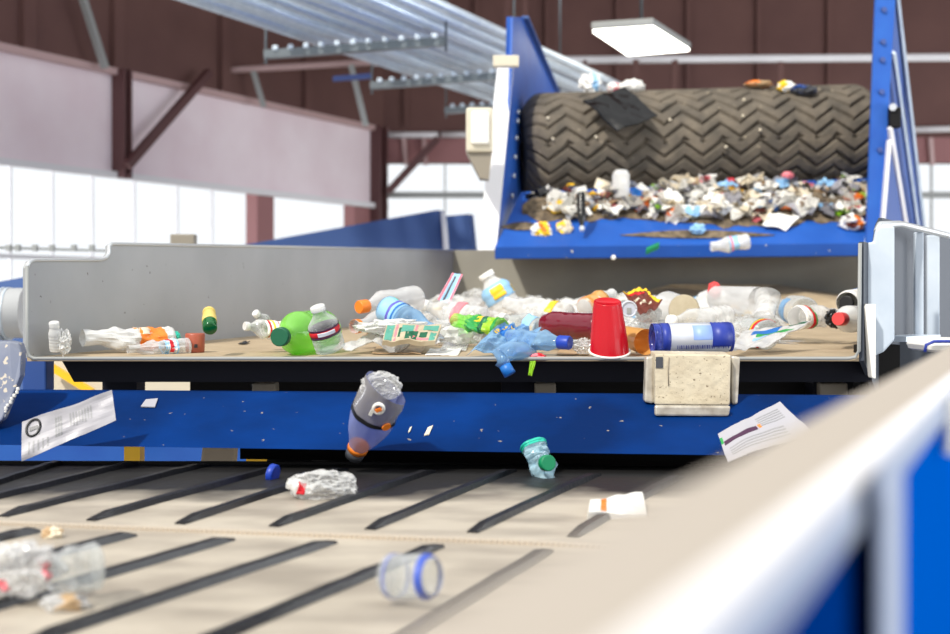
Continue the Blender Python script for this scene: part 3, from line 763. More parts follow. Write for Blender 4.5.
def lump(name, label, cat, box, d, m, seed=1., depth=None, amp=.35, freq=2.4, flat=True, group=None, sub=4, patches=(), fill=1.0):
    """crumpled film or paper: fills a pixel box, faceted folds"""
    x0, y0, x1, y1 = box
    c = P((x0 + x1) / 2, (y0 + y1) / 2, d); hx = (x1 - x0) / 2 * d / F * fill; hz = (y1 - y0) / 2 * d / F * fill
    hy = depth or max(hx, hz) * .7
    bm = bmesh.new(); bmesh.ops.create_icosphere(bm, subdivisions=sub, radius=1)
    for v in bm.verts:
        p = v.co * freq + V((seed * 3.7, seed, -seed))
        n1 = noise.noise(p); n2 = abs(noise.noise(p * 2.3)) ; n3 = noise.noise(p * 5)
        k = 1 - amp * .5 + amp * (n1 * .8 + (.35 - n2) * .9 + n3 * .3)
        v.co = V((v.co.x * hx * k, v.co.y * hy * k, v.co.z * hz * (k if v.co.z > 0 else 1 - (1 - k) * .5)))
    mats = [m] + [q[0] for q in patches]
    for f in bm.faces:
        f.smooth = not flat
        q = f.calc_center_median()
        for i, (mm, sd, th) in enumerate(patches):
            if noise.noise(V((q.x / hx * 1.2 + sd, q.y / hy * 1.2, q.z / hz * 1.2 - sd))) > th: f.material_index = i + 1
    me = bpy.data.meshes.new(name); bm.to_mesh(me); bm.free()
    for q in mats: me.materials.append(M[q])
    o = bpy.data.objects.new(name, me); COL.objects.link(o); o.location = c
    return tag(o, label, cat, group)


def sheet(name, label, cat, cs, m, amp=.006, freq=3., seed=1., th=.0015, n=18, nv=10, prints=(), group=None, back=None, pname='print'):
    """bent sheet between four pixel corners (px, py, d), clockwise from the upper left; prints = (u0, u1, v0, v1, material)"""
    c = [P(*q) for q in cs]
    nn = (c[1] - c[0]).cross(c[3] - c[0]).normalized(); nn = nn if nn.y < 0 else -nn
    sz = (c[1] - c[0]).length

    def S(u, v, off=0.):
        p = c[0] * (1 - u) * (1 - v) + c[1] * u * (1 - v) + c[2] * u * v + c[3] * (1 - u) * v
        w_ = noise.noise(V((u * freq + seed, v * freq * .6 - seed, seed))) + .4 * noise.noise(V((u * freq * 2.7, v * freq * 2.7, seed * 2)))
        return p + nn * (amp * w_ + off) + V((0, 0, amp * .5 * noise.noise(V((u * freq * 1.4, v * 2, seed + 9)))))

    def patch(u0, u1, v0, v1, o0, o1, nu, nv_):
        mb = MB(); g = [(u0 + (u1 - u0) * i / nu, v0 + (v1 - v0) * j / nv_) for i in range(nu + 1) for j in range(nv_ + 1)]
        N = len(g); vs = [S(u, v, o1) for u, v in g] + [S(u, v, o0) for u, v in g]
        w_ = nv_ + 1; fs = []
        for i in range(nu):
            for j in range(nv_):
                q = (i * w_ + j, i * w_ + j + 1, (i + 1) * w_ + j + 1, (i + 1) * w_ + j)
                fs += [q, tuple(N + k for k in q[::-1])]
        rim = [i * w_ for i in range(nu + 1)] + [nu * w_ + j for j in range(1, nv_ + 1)] + [i * w_ + nv_ for i in range(nu - 1, -1, -1)] + [j for j in range(nv_ - 1, 0, -1)]
        for k in range(len(rim)):
            p, q = rim[k], rim[(k + 1) % len(rim)]; fs.append((p, q, N + q, N + p))
        return mb.add(vs, fs)
    if prints:
        t = thing(name, label, cat, c[3].copy(), group)
        patch(0, 1, 0, 1, 0, th, n, nv).build('sheet', m, t)
        by = {}
        for q in prints: by.setdefault((q[4], q[5] if len(q) > 5 else pname), []).append(q)
        for (mm, nm), qs in by.items():
            mb = MB()
            for u0, u1, v0, v1 in (q[:4] for q in qs):
                p = patch(u0, u1, v0, v1, th * 1.05, th + .0006, max(2, int(n * abs(u1 - u0))), max(2, int(nv * abs(v1 - v0))))
                mb.add(p.v, p.f)
            mb.build(nm, mm, t)
        return t, S
    o = patch(0, 1, 0, 1, 0, th, n, nv).build(name, m)
    return tag(o, label, cat, group), S


# ---------------- on the trough, from its near corner rightwards
lump('crushed_bottle', 'small crumpled clear plastic piece standing upright at the corner of the trough', 'bottle', (56, 328, 72, 356), 2.84, 'milky', 3.1, amp=.5, depth=.02)
t = bpy.data.objects['crushed_bottle']
bottle('squat_bottle', 'tiny frosted vial leaning against the grey wall at the trough corner', 'bottle', (56, 351, 2.84), (54, 322, 2.82), .0135, 'milky', 'milky', neck=.7, capz=.18)
bottle('juice_bottle', 'flattened clear bottle with an orange printed label', 'bottle', (172, 338, 3.06), (84, 340, 2.93), .030, 'milky', None, [(.12, .42, 'orange', 0, 4.2), (.28, .42, 'cream', 2.6, 3.9)], crush=.7, seed=2.2, neck=.62)
lump('teal_scrap', 'teal plastic scrap behind the orange-labelled bottle', 'scrap', (163, 330, 181, 344), 3.14, 'teal', 4.1, amp=.3, depth=.02)
bottle('water_bottle', 'flattened clear bottle with a red, white and blue label in front of the orange-labelled one', 'bottle', (189, 347, 2.98), (127, 348, 2.90), .022, 'cloudy', None, [(.22, .44, 'skyp'), (.25, .41, 'white', 1, 5), (.29, .37, 'red', 1.5, 4.2)], crush=.6, seed=5.2)
t = thing('brick_red_tub', 'brick-red plastic tub with a small dark hole at the end of the clear bottles', 'tub', P(195, 352, 3.0))
mb = MB(); a = P(195, 352.5, 3.0); mb.tube([a, a + V((.0, .0, .004)), a + V((0, 0, .040)), a + V((0, 0, .044))], [.0205, .0215, .0225, .021], 20); mb.build('body', 'brick', t)
mb = MB(); a = P(196, 346, 2.976); mb.box(a, (.007, .004, .008)); mb.build('opening', 'blackp', t)
bottle('green_vial', 'little dark green bottle with a gold label falling in the air above the trough', 'bottle', (210, 329, 2.82), (209, 312, 2.90), .0155, 'darkgreenc', 'gold', [(.35, .9, 'gold')], neck=.8, capz=.1)
bottle('water_bottle', 'clear bottle with a red and white label lying by the green soda bottle', 'bottle', (284, 330, 3.02), (245, 327, 2.96), .022, 'foil', 'milky', [(.10, .52, 'white'), (.16, .24, 'pink'), (.40, .46, 'red'), (.3, .36, 'yellowp')], crush=.45, seed=1.4, capz=.1)
bottle('water_bottle', 'clear bottle neck rising behind the red and white labelled bottle', 'bottle', (274, 334, 3.1), (255, 313, 3.05), .020, 'clear', 'milky', [], crush=.3, seed=8.8, capz=.12)
bottle('soda_bottle', 'bright green soda bottle lying with its dark green cap towards the lens', 'bottle', (324, 331, 3.06), (279, 337.5, 2.80), .049, 'greenc', 'deepgreen', [], crush=.12, style='soda', seed=3, neck=.36, capz=.06)
bottle('water_bottle', 'clear bottle standing tilted with a dark red label band beside the green soda bottle', 'bottle', (331, 350, 2.83), (317, 306, 2.80), .0335, 'clear', 'milky', [(.36, .56, 'plum'), (.40, .52, 'red', .5, 3.4), (.42, .50, 'silver', 1.4, 2.6)], crush=.06, seed=3.3, neck=.42, capz=.1)
bottle('juice_bottle', 'clear bottle with an orange cap lying on top of the heap', 'bottle', (418, 298, 3.5), (358, 307, 3.35), .035, 'cloudy', 'orange', [], crush=.16, seed=6, style='soda', neck=.42, capz=.13)
bottle('juice_bottle', 'clear bottle with an orange neck ring half under the orange-capped one', 'bottle', (412, 318, 3.35), (355, 327, 3.15), .033, 'cloudy', None, [(.93, .99, 'orange')], crush=.22, seed=7, neck=.5)
bottle('water_bottle', 'pale blue bottle with a teal and violet label in the heap behind the green box', 'bottle', (384, 308, 3.2), (432, 332, 3.1), .033, 'bluec', None, [(.06, .40, 'skyp'), (.08, .20, 'teal', 2.6, 6.0), (.24, .30, 'violetp'), (.34, .37, 'bluep')], crush=.12, seed=9, neck=.6)
sheet('plastic_wrap', 'cloudy plastic wrap spread flat beside the green soda bottle', 'wrap', ((392, 322, 3.2), (432, 326, 3.15), (440, 347, 2.9), (340, 346, 2.92)), 'cloudy', .022, 3.4, 2.2)
lump('plastic_wrap', 'cloudy folded plastic wrap lying over the green patterned box', 'wrap', (352, 318, 432, 336), 3.02, 'milky', 6.2, amp=.5, depth=.07)
t, S = sheet('patterned_box', 'flattened green and cream patterned drink box with pink stripes', 'box', ((386, 328, 2.95), (441, 328, 2.98), (435, 344, 2.9), (382, 346, 2.88)), 'kraft_pale', .006, 3, 5.5,
             th=.012, prints=[(.02, .16, .04, .95, 'tealdull'), (.3, .52, .10, .55, 'tealdull'), (.40, .62, .45, .95, 'deepgreen'), (.7, .97, .08, .36, 'tealdull'), (.66, .8, .5, .8, 'deepgreen'), (.86, .97, .5, .97, 'tealdull'), (.19, .23, .05, .95, 'pink'), (.55, .59, .05, .9, 'pink'), (.6, .85, .84, .92, 'pink'), (.26, .3, .2, .8, 'deepgreen')])
t, S = sheet('paper_strip', 'red, white and blue printed strip standing up in the heap', 'card', ((452, 273, 3.6), (463, 275, 3.6), (450, 304, 3.55), (437, 300, 3.55)), 'skyp', .004, 2, 1.1, prints=[(.02, .2, 0, 1, 'pink'), (.82, .98, 0, 1, 'pink'), (.36, .52, .1, .95, 'darkgrey')])
bottle('water_bottle', 'clear bottle with a blue and yellow label leaning upright near the bright rear wall', 'bottle', (511, 315, 4.3), (485, 273, 4.3), .052, 'milky', 'white', [(.36, .72, 'skyp'), (.42, .66, 'yellowp', 1.5, 2.4), (.38, .55, 'yellowp', 3.2, 4.2)], crush=.06, seed=2, neck=.44, capz=.1)
bottle('soda_bottle', 'flattened green soda bottle with a yellow-green label in the heap', 'bottle', (503, 328, 3.1), (452, 321, 3.2), .026, 'greenc', None, [(.05, .62, 'greenp'), (.10, .28, 'limep', 0, 5.), (.34, .50, 'yellowp', 2.6, 5.2), (.26, .34, 'deepgreen')], crush=.7, seed=8.3, neck=.6)
t, S = sheet('crumpled_bag', 'pale blue crumpled bag with a blue and yellow print', 'bag', ((505, 323, 2.95), (540, 328, 2.98), (528, 352, 2.84), (466, 354, 2.82)), 'bluec', .020, 3.6, 3.3, n=30, nv=22, prints=[(.05, .42, .05, .42, 'bluep'), (.12, .2, .1, .22, 'yellowp'), (.05, .14, .28, .4, 'yellowp'), (.26, .36, .08, .2, 'yellowp')])
bottle('water_bottle', 'crushed pale blue bottle with a dark blue cap pointing at the red cup', 'bottle', (508, 339, 2.92), (571, 343, 2.84), .024, 'bluec', 'capblue', [], crush=.5, seed=4.4, neck=.55, capz=.17)
# bent blue bottle hanging over the edge
t = thing('water_bottle', 'bent clear blue bottle hanging over the trough edge with its blue cap down', 'bottle', P(515, 352, 2.79))
mb = MB(); path = [(532, 353, 2.84), (522, 351, 2.80), (510, 351, 2.77), (501, 356, 2.755), (502, 362, 2.75), (506, 366, 2.75)]
mb.tube([P(*q) for q in path], [.012, .020, .021, .019, .016, .012], 18); mb.build('body', 'bluec', t)
mb = MB(); mb.tube([P(504, 364, 2.75), P(510, 374.5, 2.745)], [.0125, .0135], 18); mb.build('cap', 'bluep', t)
lump('red_scrap', 'small dark red scrap on the trough edge beside the hanging blue bottle', 'scrap', (529, 353, 547, 361), 2.80, 'red', 2.6, amp=.5, depth=.012, patches=[('pink', 3, .1)])
sheet('green_scrap', 'thin bright green scrap hanging below the trough edge', 'scrap', ((530, 361, 2.785), (536, 361, 2.785), (532, 376, 2.78), (528, 375, 2.78)), 'limep', .004, 5, 2)
bottle('juice_bottle', 'burgundy bottle with a silvery label lying left of the red cup', 'bottle', (600, 327, 3.0), (546, 324, 3.12), .032, 'purplish', None, [(.05, .55, 'silver', 3.6, 4.9)], crush=.12, seed=5, neck=.72, style='jar')
lump('plastic_wrap', 'clear crumpled wrap between the blue cap and the red cup', 'wrap', (571, 338, 598, 355), 2.86, 'foil', 5.9, amp=.5)
bottle('water_bottle', 'clear ribbed bottle lying between the paper strip and the flattened green soda bottle', 'bottle', (484, 321, 3.5), (424, 305, 3.6), .038, 'foil', 'milky', [(.3, .42, 'pink', 1, 3.5)], crush=.2, seed=12, capz=.1)
bottle('water_bottle', 'clear bottle lying right of the bottle with the blue and yellow label', 'bottle', (570, 318, 3.7), (505, 303, 3.8), .040, 'foil', None, [(.2, .3, 'yellowp', 2, 4.5)], crush=.25, seed=13, neck=.5)
bottle('water_bottle', 'clear bottle lying in the heap just above the middle of the can', 'bottle', (728, 318, 3.3), (670, 322, 3.2), .034, 'foil', 'white', [], crush=.3, seed=14)
bottle('water_bottle', 'small clear bottle lying behind the dark blue cap', 'bottle', (560, 333, 3.1), (500, 318, 3.2), .028, 'clear', 'white', [(.4, .55, 'skyp')], crush=.3, seed=15)
bottle('plastic_cup', 'clear crushed cup standing between the frosted cup and the dome-ended bottle', 'cup', (764, 318, 3.6), (768, 296, 3.65), .036, 'foil', None, [], style='tub', crush=.2, seed=16)
# the red cup, upside down
t = thing('party_cup', 'glossy red plastic cup standing upside down on the trough edge', 'cup', P(610, 357, 2.82))
a = P(609.5, 351, 2.825); up = V((-.07, -.30, .951)).normalized(); H = .112
prof = [(0, .0425), (.01, .0418), (.35, .0388), (.36, .0378), (.60, .0352), (.61, .0342), (.88, .0312), (.89, .0302), (.985, .0292), (1.0, .0280), (1.0, .0262), (.965, .0250), (.965, .001)]
mb = MB(); vs, fs = [], []; nt = 40
for i, (u, r) in enumerate(prof):
    for k in range(nt):
        th = 2 * math.pi * k / nt; rr = r * (1 - (.012 if (k % 5 == 0 and .05 < u < .6) else 0))
        vs.append(a + up * H * u + V((math.cos(th) * rr, math.sin(th) * rr * .954, math.sin(th) * rr * .30)))
for i in range(len(prof) - 1):
    for k in range(nt): fs.append((i * nt + k, i * nt + (k + 1) % nt, (i + 1) * nt + (k + 1) % nt, (i + 1) * nt + k))
mb.add(vs, fs, 0, True); M['cupred'] = mat('glossy_red_plastic', (186, 0, 22), .25, spec=.35, coat=.15); mb.build('wall', 'cupred', t)
mb = MB(); mb.tube([a + V((math.cos(k * math.pi / 18) * .0435, math.sin(k * math.pi / 18) * .0435 * .954, math.sin(k * math.pi / 18) * .0435 * .30)) for k in range(37)], .0025, 8); mb.build('rolled_rim', 'white', t)
bottle('amber_tub', 'amber plastic tub lying just behind the red cup', 'tub', (625, 336, 2.96), (646, 342, 2.86), .0285, 'orangec', None, [], style='tub')
bottle('orange_bottle', 'pale orange bottle behind the red cup near the dark rear wall', 'bottle', (584, 308, 3.6), (612, 294, 3.7), .027, 'milky', None, [(.02, .62, 'orangec'), (.05, .14, 'orange')], crush=.15, seed=4, neck=.6)
t, S = sheet('snack_bag', 'brown snack bag with a yellow and red edge standing in the heap', 'bag', ((622, 292, 3.5), (646, 289, 3.55), (662, 305, 3.4), (640, 316, 3.3)), 'brownp', .014, 2.4, 2.5, prints=[(.02, .98, .02, .13, 'yellowp'), (.9, .99, .14, .9, 'yellowp'), (.04, .8, .15, .22, 'red'), (.2, .7, .4, .48, 'cream'), (.3, .8, .6, .66, 'cream')])
t = thing('can_end', 'round silver can end facing the lens in front of the brown snack bag', 'can', P(629, 316, 3.15))
a = P(629, 309, 3.15); mb = MB(); mb.tube([a + V((.004, .09, 0)), a + V((0, 0, 0))], .0195, 24); mb.build('body', 'can', t)
mb = MB(); mb.tube([a + V((math.cos(k * math.pi / 12) * .0178, -.001, math.sin(k * math.pi / 12) * .0178)) for k in range(25)], .0024, 8); mb.build('rim', 'silver', t)
mb = MB(); mb.box(a + V((0, -.002, -.004)), (.010, .003, .014)); mb.build('pull_tab', 'grey_steel', t)
sheet('blue_card', 'light blue card edge beside the silver can end', 'card', ((634, 304, 3.5), (640, 303, 3.5), (636, 318, 3.45), (631, 318, 3.45)), 'skyp', .003, 2, 3)
lump('white_wrap', 'white and orange crumpled wrapper right of the silver can end', 'wrap', (634, 303, 662, 324), 3.45, 'milky', 7.1, amp=.4, patches=[('orange', 3.3, .25)])
bottle('plastic_tub', 'beige plastic tub lying with its round base towards the lens', 'tub', (683, 310, 3.55), (668, 307, 3.75), .045, 'milky', None, [(.0, .04, 'kraft')], style='tub')
a = P(684, 310, 3.53); mb = MB(); mb.tube([a + V((.002, .012, 0)), a], [.042, .040], 24); mb.build('base_disc', 'kraft_pale', bpy.data.objects['plastic_tub'])
t = thing('energy_can', 'blue and silver drink can lying on the trough edge above the falling carton', 'can', P(690, 353, 2.79))
a, b = P(652, 338.5, 2.785), P(731, 337, 2.80); axz = (b - a).normalized(); LX = (b - a).length
def canseg(u0, u1, m_, nm, k=1., t0=0., t1=2 * math.pi, r=.0315):
    mb = MB(); X = V((0, 0, 1)) - axz * axz.z; X.normalize(); Y = axz.cross(X); n = 36
    full = t1 - t0 > 6.2; cols = n if full else n + 1; vs = []
    for u in (u0, u1):
        for j in range(cols):
            th = t0 + (t1 - t0) * j / n; vs.append(a + axz * LX * u + (X * math.cos(th) + Y * math.sin(th)) * r * k)
    fs = [(j, (j + 1) % cols if full else j + 1, cols + ((j + 1) % cols if full else j + 1), cols + j) for j in range(n)]
    mb.add(vs, fs, 0, True); return mb.build(nm, m_, t, solid=.0006)
canseg(.10, .95, 'can', 'body')
canseg(.10, .20, 'navy', 'shoulder_band', 1.015); canseg(.72, .97, 'navy', 'blue_panel', 1.012, -1.2, 2.2); canseg(.96, 1.0, 'navy', 'base_rim', .97)
canseg(.48, .72, 'palepanel', 'pale_panel', 1.01, .6, 1.7)
M['navyc'] = clear('navy_film', (170, 180, 230), (60, 80, 180), .28, .9); canseg(.0, .11, 'navyc', 'open_end', .99); canseg(.0, .012, 'navy', 'end_rim', 1.01)
canseg(.10, .105, 'silver', 'inner_disc', .98)
mb = MB(); X = V((0, 0, 1)); Yc = V((0, -1, 0))
for k in range(30):
    u = .30 + .64 * k / 29; th = 2.05; wdt = (.0012, .0006, .0018)[k % 3]
    p = a + axz * LX * u + (X * math.cos(th) + Yc * math.sin(th)) * .0324
    mb.bar(p, p + (X * -.85 + Yc * -.52) * .009, wdt, .0006, 0, Yc)
mb.build('barcode', 'navy', t)
mb = MB()
for k in range(5):
    p = a + axz * LX * (.66 + .05 * k) + X * .0322; mb.box(p + V((0, -.004, 0)), (.004, .008, .0008))
mb.build('lettering', 'silver', t)
# falling carton
t = thing('milk_carton', 'dirty cream drink carton falling under the blue and silver can', 'carton', P(692, 410, 2.66))
def quadbox(q0, d0, dep, m_, nm, bev=.004):
    f = [P(x, y, d0) for x, y in q0]; mb = MB(); mb.hexa(f, [p + dep for p in f]); return mb.build(nm, m_, t, bevel=bev)
quadbox([(655, 405), (730, 405.5), (731, 355), (655, 354)], 2.62, V((0, .07, .004)), 'carton', 'front_panel', .003)
quadbox([(644.5, 402), (653.5, 404), (654, 356), (646, 357)], 2.645, V((0, .03, 0)), 'carton_side', 'side_fold')
quadbox([(732, 405), (738, 404), (740.5, 357), (731.5, 356)], 2.645, V((0, .03, 0)), 'carton_side', 'side_fold')
quadbox([(655, 416), (729, 416.5), (731, 406), (655, 405.5)], 2.59, V((0, .015, 0)), 'carton_side', 'bottom_fold')
mb = MB(); mb.hexa(*pxbox(656, 357, 663, 368, 2.618, .003)); mb.build('printed_mark', 'darkgrey', t)
mb = MB(); mb.tube([P(669, 357, 2.618), P(668, 370, 2.6175), P(668.5, 386, 2.618)], .0009, 6); mb.build('crease', 'tan_block', t)
# right of the can
t, S = sheet('flat_pouch', 'flat clear pouch with a green and blue print pointing right on the bare bed', 'pouch', ((742, 334, 3.05), (812, 324, 3.08), (772, 345, 2.88), (730, 353, 2.83)), 'cloudy', .010, 2.6, 6.3, n=28, prints=[(.2, .62, .10, .3, 'bluep'), (.3, .9, .3, .38, 'greenp'), (.28, .55, .42, .5, 'skyp'), (.72, .97, .04, .13, 'deepgreen')])
bottle('plastic_cup', 'frosted clear cup tipped over with a red cap behind it', 'cup', (716, 298, 3.9), (759, 302, 3.75), .046, 'cloudy', None, [], style='tub', flare=.95)
lump('bottle_cap', 'bright red cap poking out behind the frosted cup', 'cap', (707, 281, 722, 299), 3.95, 'redcap', 2.2, amp=.2, flat=False, patches=[('skyp', 4, .3)])
bottle('water_bottle', 'clear bottle with a red and green striped label ring behind the flat pouch', 'bottle', (768, 335, 3.1), (738, 330, 3.25), .036, 'clear', None, [(.06, .12, 'red', 1, 4.4), (.12, .16, 'yellowp', 1.4, 4.0), (.16, .19, 'deepgreen', 1.2, 4.2)], crush=.2, seed=6.4, neck=.6)
bottle('water_bottle', 'clear dome-ended bottle with a blue tint next to the frosted cup', 'bottle', (806, 312, 3.5), (783, 309, 3.7), .040, 'clear', None, [(.4, .55, 'bluec', 1, 3.4)], crush=.15, seed=3.4, neck=.7)
bottle('water_bottle', 'clear bottle with a white and red label lying before the black tray', 'bottle', (796, 318, 3.4), (836, 316, 3.5), .032, 'foil', None, [(.02, .30, 'white'), (.18, .25, 'red'), (.25, .29, 'greenp')], crush=.3, seed=8.4, neck=.6)
lump('black_tray', 'crumpled black plastic tray beside the red-capped bottle', 'tray', (824, 308, 846, 329), 3.4, 'bagblack', 2.9, amp=.4)
bottle('detergent_bottle', 'pale bottle with a bright red cap facing the lens at the trough wall', 'bottle', (862, 319, 3.3), (838, 319, 3.12), .033, 'milky', 'redcap', [], style='soda', neck=.42, capz=.2)
bottle('detergent_bottle', 'white bottle with a black round end above the red-capped bottle', 'bottle', (862, 300, 3.5), (846, 303, 3.36), .032, 'white', 'blackp', [(.1, .3, 'bluep')], style='jar', neck=.5, capz=.06)
# flat litter on the bed near the edge
for x0, y0, x1, y1, m_, lab in ((372, 348, 425, 355, 'kraft', 'flat brown card scrap on the bed in front of the green box'), (425, 350, 462, 356, 'white', 'flat white card scrap on the bed beside the pale blue bag'), (440, 342, 470, 352, 'cloudy', 'crinkled grey film scrap beside the pale blue bag'), (238, 343, 250, 345, 'blackp', 'thin black scrap on the bare bed left of the green soda bottle'), (556, 350, 592, 356, 'kraft', 'flat brown scrap on the bed left of the red cup'), (636, 346, 660, 353, 'darkgrey', 'flat dark scrap between the amber tub and the can')):
    d0, d1 = bedD(y0), bedD(min(y1, 357))
    sheet('flat_scrap', lab, 'scrap', ((x0 + 5, y0 - 1, d0), (x1, y0 - 1, d0), (x1 - 4, y1 - 1, d1), (x0, y1 - 1, d1)), m_, .003, 3, x0 * .1)
# heap of crumpled clear plastic and wrappers on the bed
HEAP = [('foil', 'crumpled clear plastic piece in the heap on the trough', 32), ('milky', 'crumpled milky plastic piece in the heap on the trough', 40), ('cloudy', 'crumpled cloudy film piece in the heap on the trough', 20), ('kraft', 'small brown paper scrap in the heap on the trough', 6), ('pink', 'small pink wrapper in the heap on the trough', 5), ('skyp', 'small light blue wrapper in the heap on the trough', 5), ('yellowp', 'small yellow wrapper in the heap on the trough', 4), ('white', 'small white paper scrap in the heap on the trough', 8)]
rr = random.Random(5)
for m_, lab, cnt in HEAP:
    for k in range(cnt):
        zone = rr.random()
        if zone < .2: px, py = rr.uniform(408, 482), rr.uniform(298, 334)
        elif zone < .62: px, py = rr.uniform(480, 640), rr.uniform(300, 340)
        else: px, py = rr.uniform(640, 775), rr.uniform(298, 338)
        s_ = rr.uniform(9, 21) if m_ in ('foil', 'milky', 'cloudy') else rr.uniform(4, 8)
        d = bedD(min(max(py + 14, 322), 350)); asp = rr.uniform(.45, .8)
        lump('heap_scrap', lab, 'scrap', (px - s_, py - s_ * asp, px + s_, py + s_ * asp), d, m_, rr.uniform(0, 50), amp=.45, sub=3, group='%s pieces in the trough heap' % m_)
o = lump('heap_litter', 'low bed of crushed pale plastic under the bottles on the trough', 'litter', (400, 306, 800, 350), 3.9, 'milky', 9.5, depth=.75, amp=.35, freq=7, sub=6, patches=[('kraft', 3, .35), ('foil', 6, .1), ('pink', 9, .55), ('skyp', 12, .5)])
o.location.z = E - .125; o.scale.z = .75; o['kind'] = 'stuff'

# ---------------- falling and lying on the lower belt
t = thing('sports_bottle', 'clear bottle with a grey torn wrap and an orange-ringed cap falling before the blue beam', 'bottle', P(385, 385, 2.5))
A, B = (386, 388, 2.34), (354, 456, 2.44)
a, b = P(*A), P(*B); Zb = (b - a).normalized(); Lb = (b - a).length; Xb = Zb.cross(V((0, 1, .0))).normalized(); Yb = Zb.cross(Xb)
Yb = Yb if Yb.y < 0 else -Yb
def sb(u, th, k=1., sd=1.):
    r = (.0415 if u < .40 else .0415 - .0065 * (u - .4) / .2 if u < .6 else .035 - .017 * ((u - .6) / .25) ** 1.2 if u < .85 else .018) * k
    r *= 1 + .07 * noise.noise(V((math.cos(th) * 2, math.sin(th) * 2, u * 5)))
    sk = (.012 * math.cos(th) - .015 * math.sin(th)) * max(0, 1 - u * 3)
    return a + Xb * r * math.cos(th) + Yb * r * math.sin(th) + Zb * (u * Lb + sk)
def sbs(u0, u1, k, nm, m_, n=14, t0=0, t1=2 * math.pi, base=False):
    mb = MB(); nt = 32; vs = [sb(u0 + (u1 - u0) * i / n, t0 + (t1 - t0) * j / nt, k) for i in range(n + 1) for j in range(nt + 1)]
    fs = [(i * (nt + 1) + j, i * (nt + 1) + j + 1, (i + 1) * (nt + 1) + j + 1, (i + 1) * (nt + 1) + j) for i in range(n) for j in range(nt)]
    if base: fs.append(tuple(range(nt)))
    mb.add(vs, fs, 0, True); return mb.build(nm, m_, t)
sbs(0, .86, 1, 'body', 'violetc')
sbs(.0, .33, 1.02, 'torn_wrap', 'greyc', base=False)
sbs(.305, .35, 1.05, 'black_band', 'blackp', 3)
mb = MB(); mb.tube([a + Zb * Lb * .83, a + Zb * Lb * .9], .0195, 20); mb.build('cap_ring', 'orange', t)
mb = MB(); mb.tube([a + Zb * Lb * .9, a + Zb * Lb * 1.0], [.018, .0175], 20); mb.build('cap', 'darkgrey', t)
o = lump('crumpled_base', 'x', 'x', (359, 371, 404, 401), 2.335, 'foil', 6.6, amp=.22, depth=.022, sub=4)
w_ = o.location.copy(); o.parent = t; o.location = w_ - t.location
for k in ('label', 'category'): del o[k]
c = sb(.12, math.pi / 2 - .12, 1.07); nv_ = (sb(.12, math.pi / 2 - .12, 1.5) - c).normalized(); tx = Zb.cross(nv_).normalized(); tx = tx if tx.x > 0 else -tx
mb = MB(); mb.tube([c + tx * math.cos(k * math.pi / 9) * .0085 - Zb * math.sin(k * math.pi / 9) * .0105 for k in range(19)], .0034, 8)
mb.bar(c - tx * .008 + Zb * .002, c - tx * .009 + Zb * .021, .006, .004, 0, nv_); mb.build('logo', 'white', t)
mb = MB(); c2_ = c + nv_ * .003; mb.bar(c2_ - tx * .003 + Zb * .005, c2_ + tx * .004 - Zb * .004, .006, .003, 0, nv_); mb.build('logo_bolt', 'orange', t)
mb = MB(); c3_ = sb(.29, math.pi / 2 - .75, 1.06); n3_ = (sb(.29, math.pi / 2 - .75, 1.5) - c3_).normalized(); mb.tube([c3_, c3_ + n3_ * .003], .0085, 20); mb.build('orange_spot', 'orange', t)

lines = []
for k in range(8): lines.append((.52 + .032 * k, .535 + .032 * k, .22, .62 + .03 * (k % 3), 'printgrey', 'printed_text'))
for k in range(3): lines.append((.36 + .028 * k, .378 + .028 * k, .2, .78, 'printgrey', 'printed_text'))
for k in range(2): lines.append((.16 + .02 * k, .175 + .02 * k, .28, .5, 'printgrey', 'printed_text'))
for k in range(5): lines.append((.07 + .05 * k, .085 + .05 * k, .60 + .02 * k, .9, 'printgrey', 'printed_text'))
t, S = sheet('printed_leaflet', 'white printed leaflet with a black oval stamp falling before the blue beam', 'paper', ((22, 422, 2.42), (112, 391, 2.46), (116, 420, 2.44), (22, 462, 2.40)), 'paper', .008, 1.8, 4.2, n=30, nv=14, prints=lines)
mb = MB(); mb.tube([S(.125 + .075 * math.cos(k * math.pi / 12), .27 + .21 * math.sin(k * math.pi / 12), .0025) for k in range(25)], .0022, 6); mb.build('oval_stamp', 'blackp', t)
mb = MB()
for k in range(5): mb.bar(S(.09 + .018 * k, .24, .0025), S(.09 + .018 * k, .34, .0025), .003, .0008, 0, (0, 1, 0))
mb.build('stamp_text', 'darkgrey', t)
lines = [(.04, .5, .32, .44, 'plum', 'title_bar'), (.52, .56, .3, .42, 'orange', 'orange_mark'), (.0, .035, .18, .36, 'greenp', 'green_mark')]
for k in range(5): lines.append((.55, .9, .12 + .06 * k, .145 + .06 * k, 'printgrey', 'printed_text'))
for k in range(4): lines.append((.08, .8, .56 + .08 * k, .59 + .08 * k, 'printgrey', 'printed_text'))
sheet('printed_leaflet', 'white printed leaflet with a dark purple title bar lying against the blue beam', 'paper', ((718, 435, 2.44), (780, 402, 2.50), (812, 430, 2.42), (728, 462, 2.36)), 'paper', .006, 2, 7.7, n=24, nv=14, prints=lines)

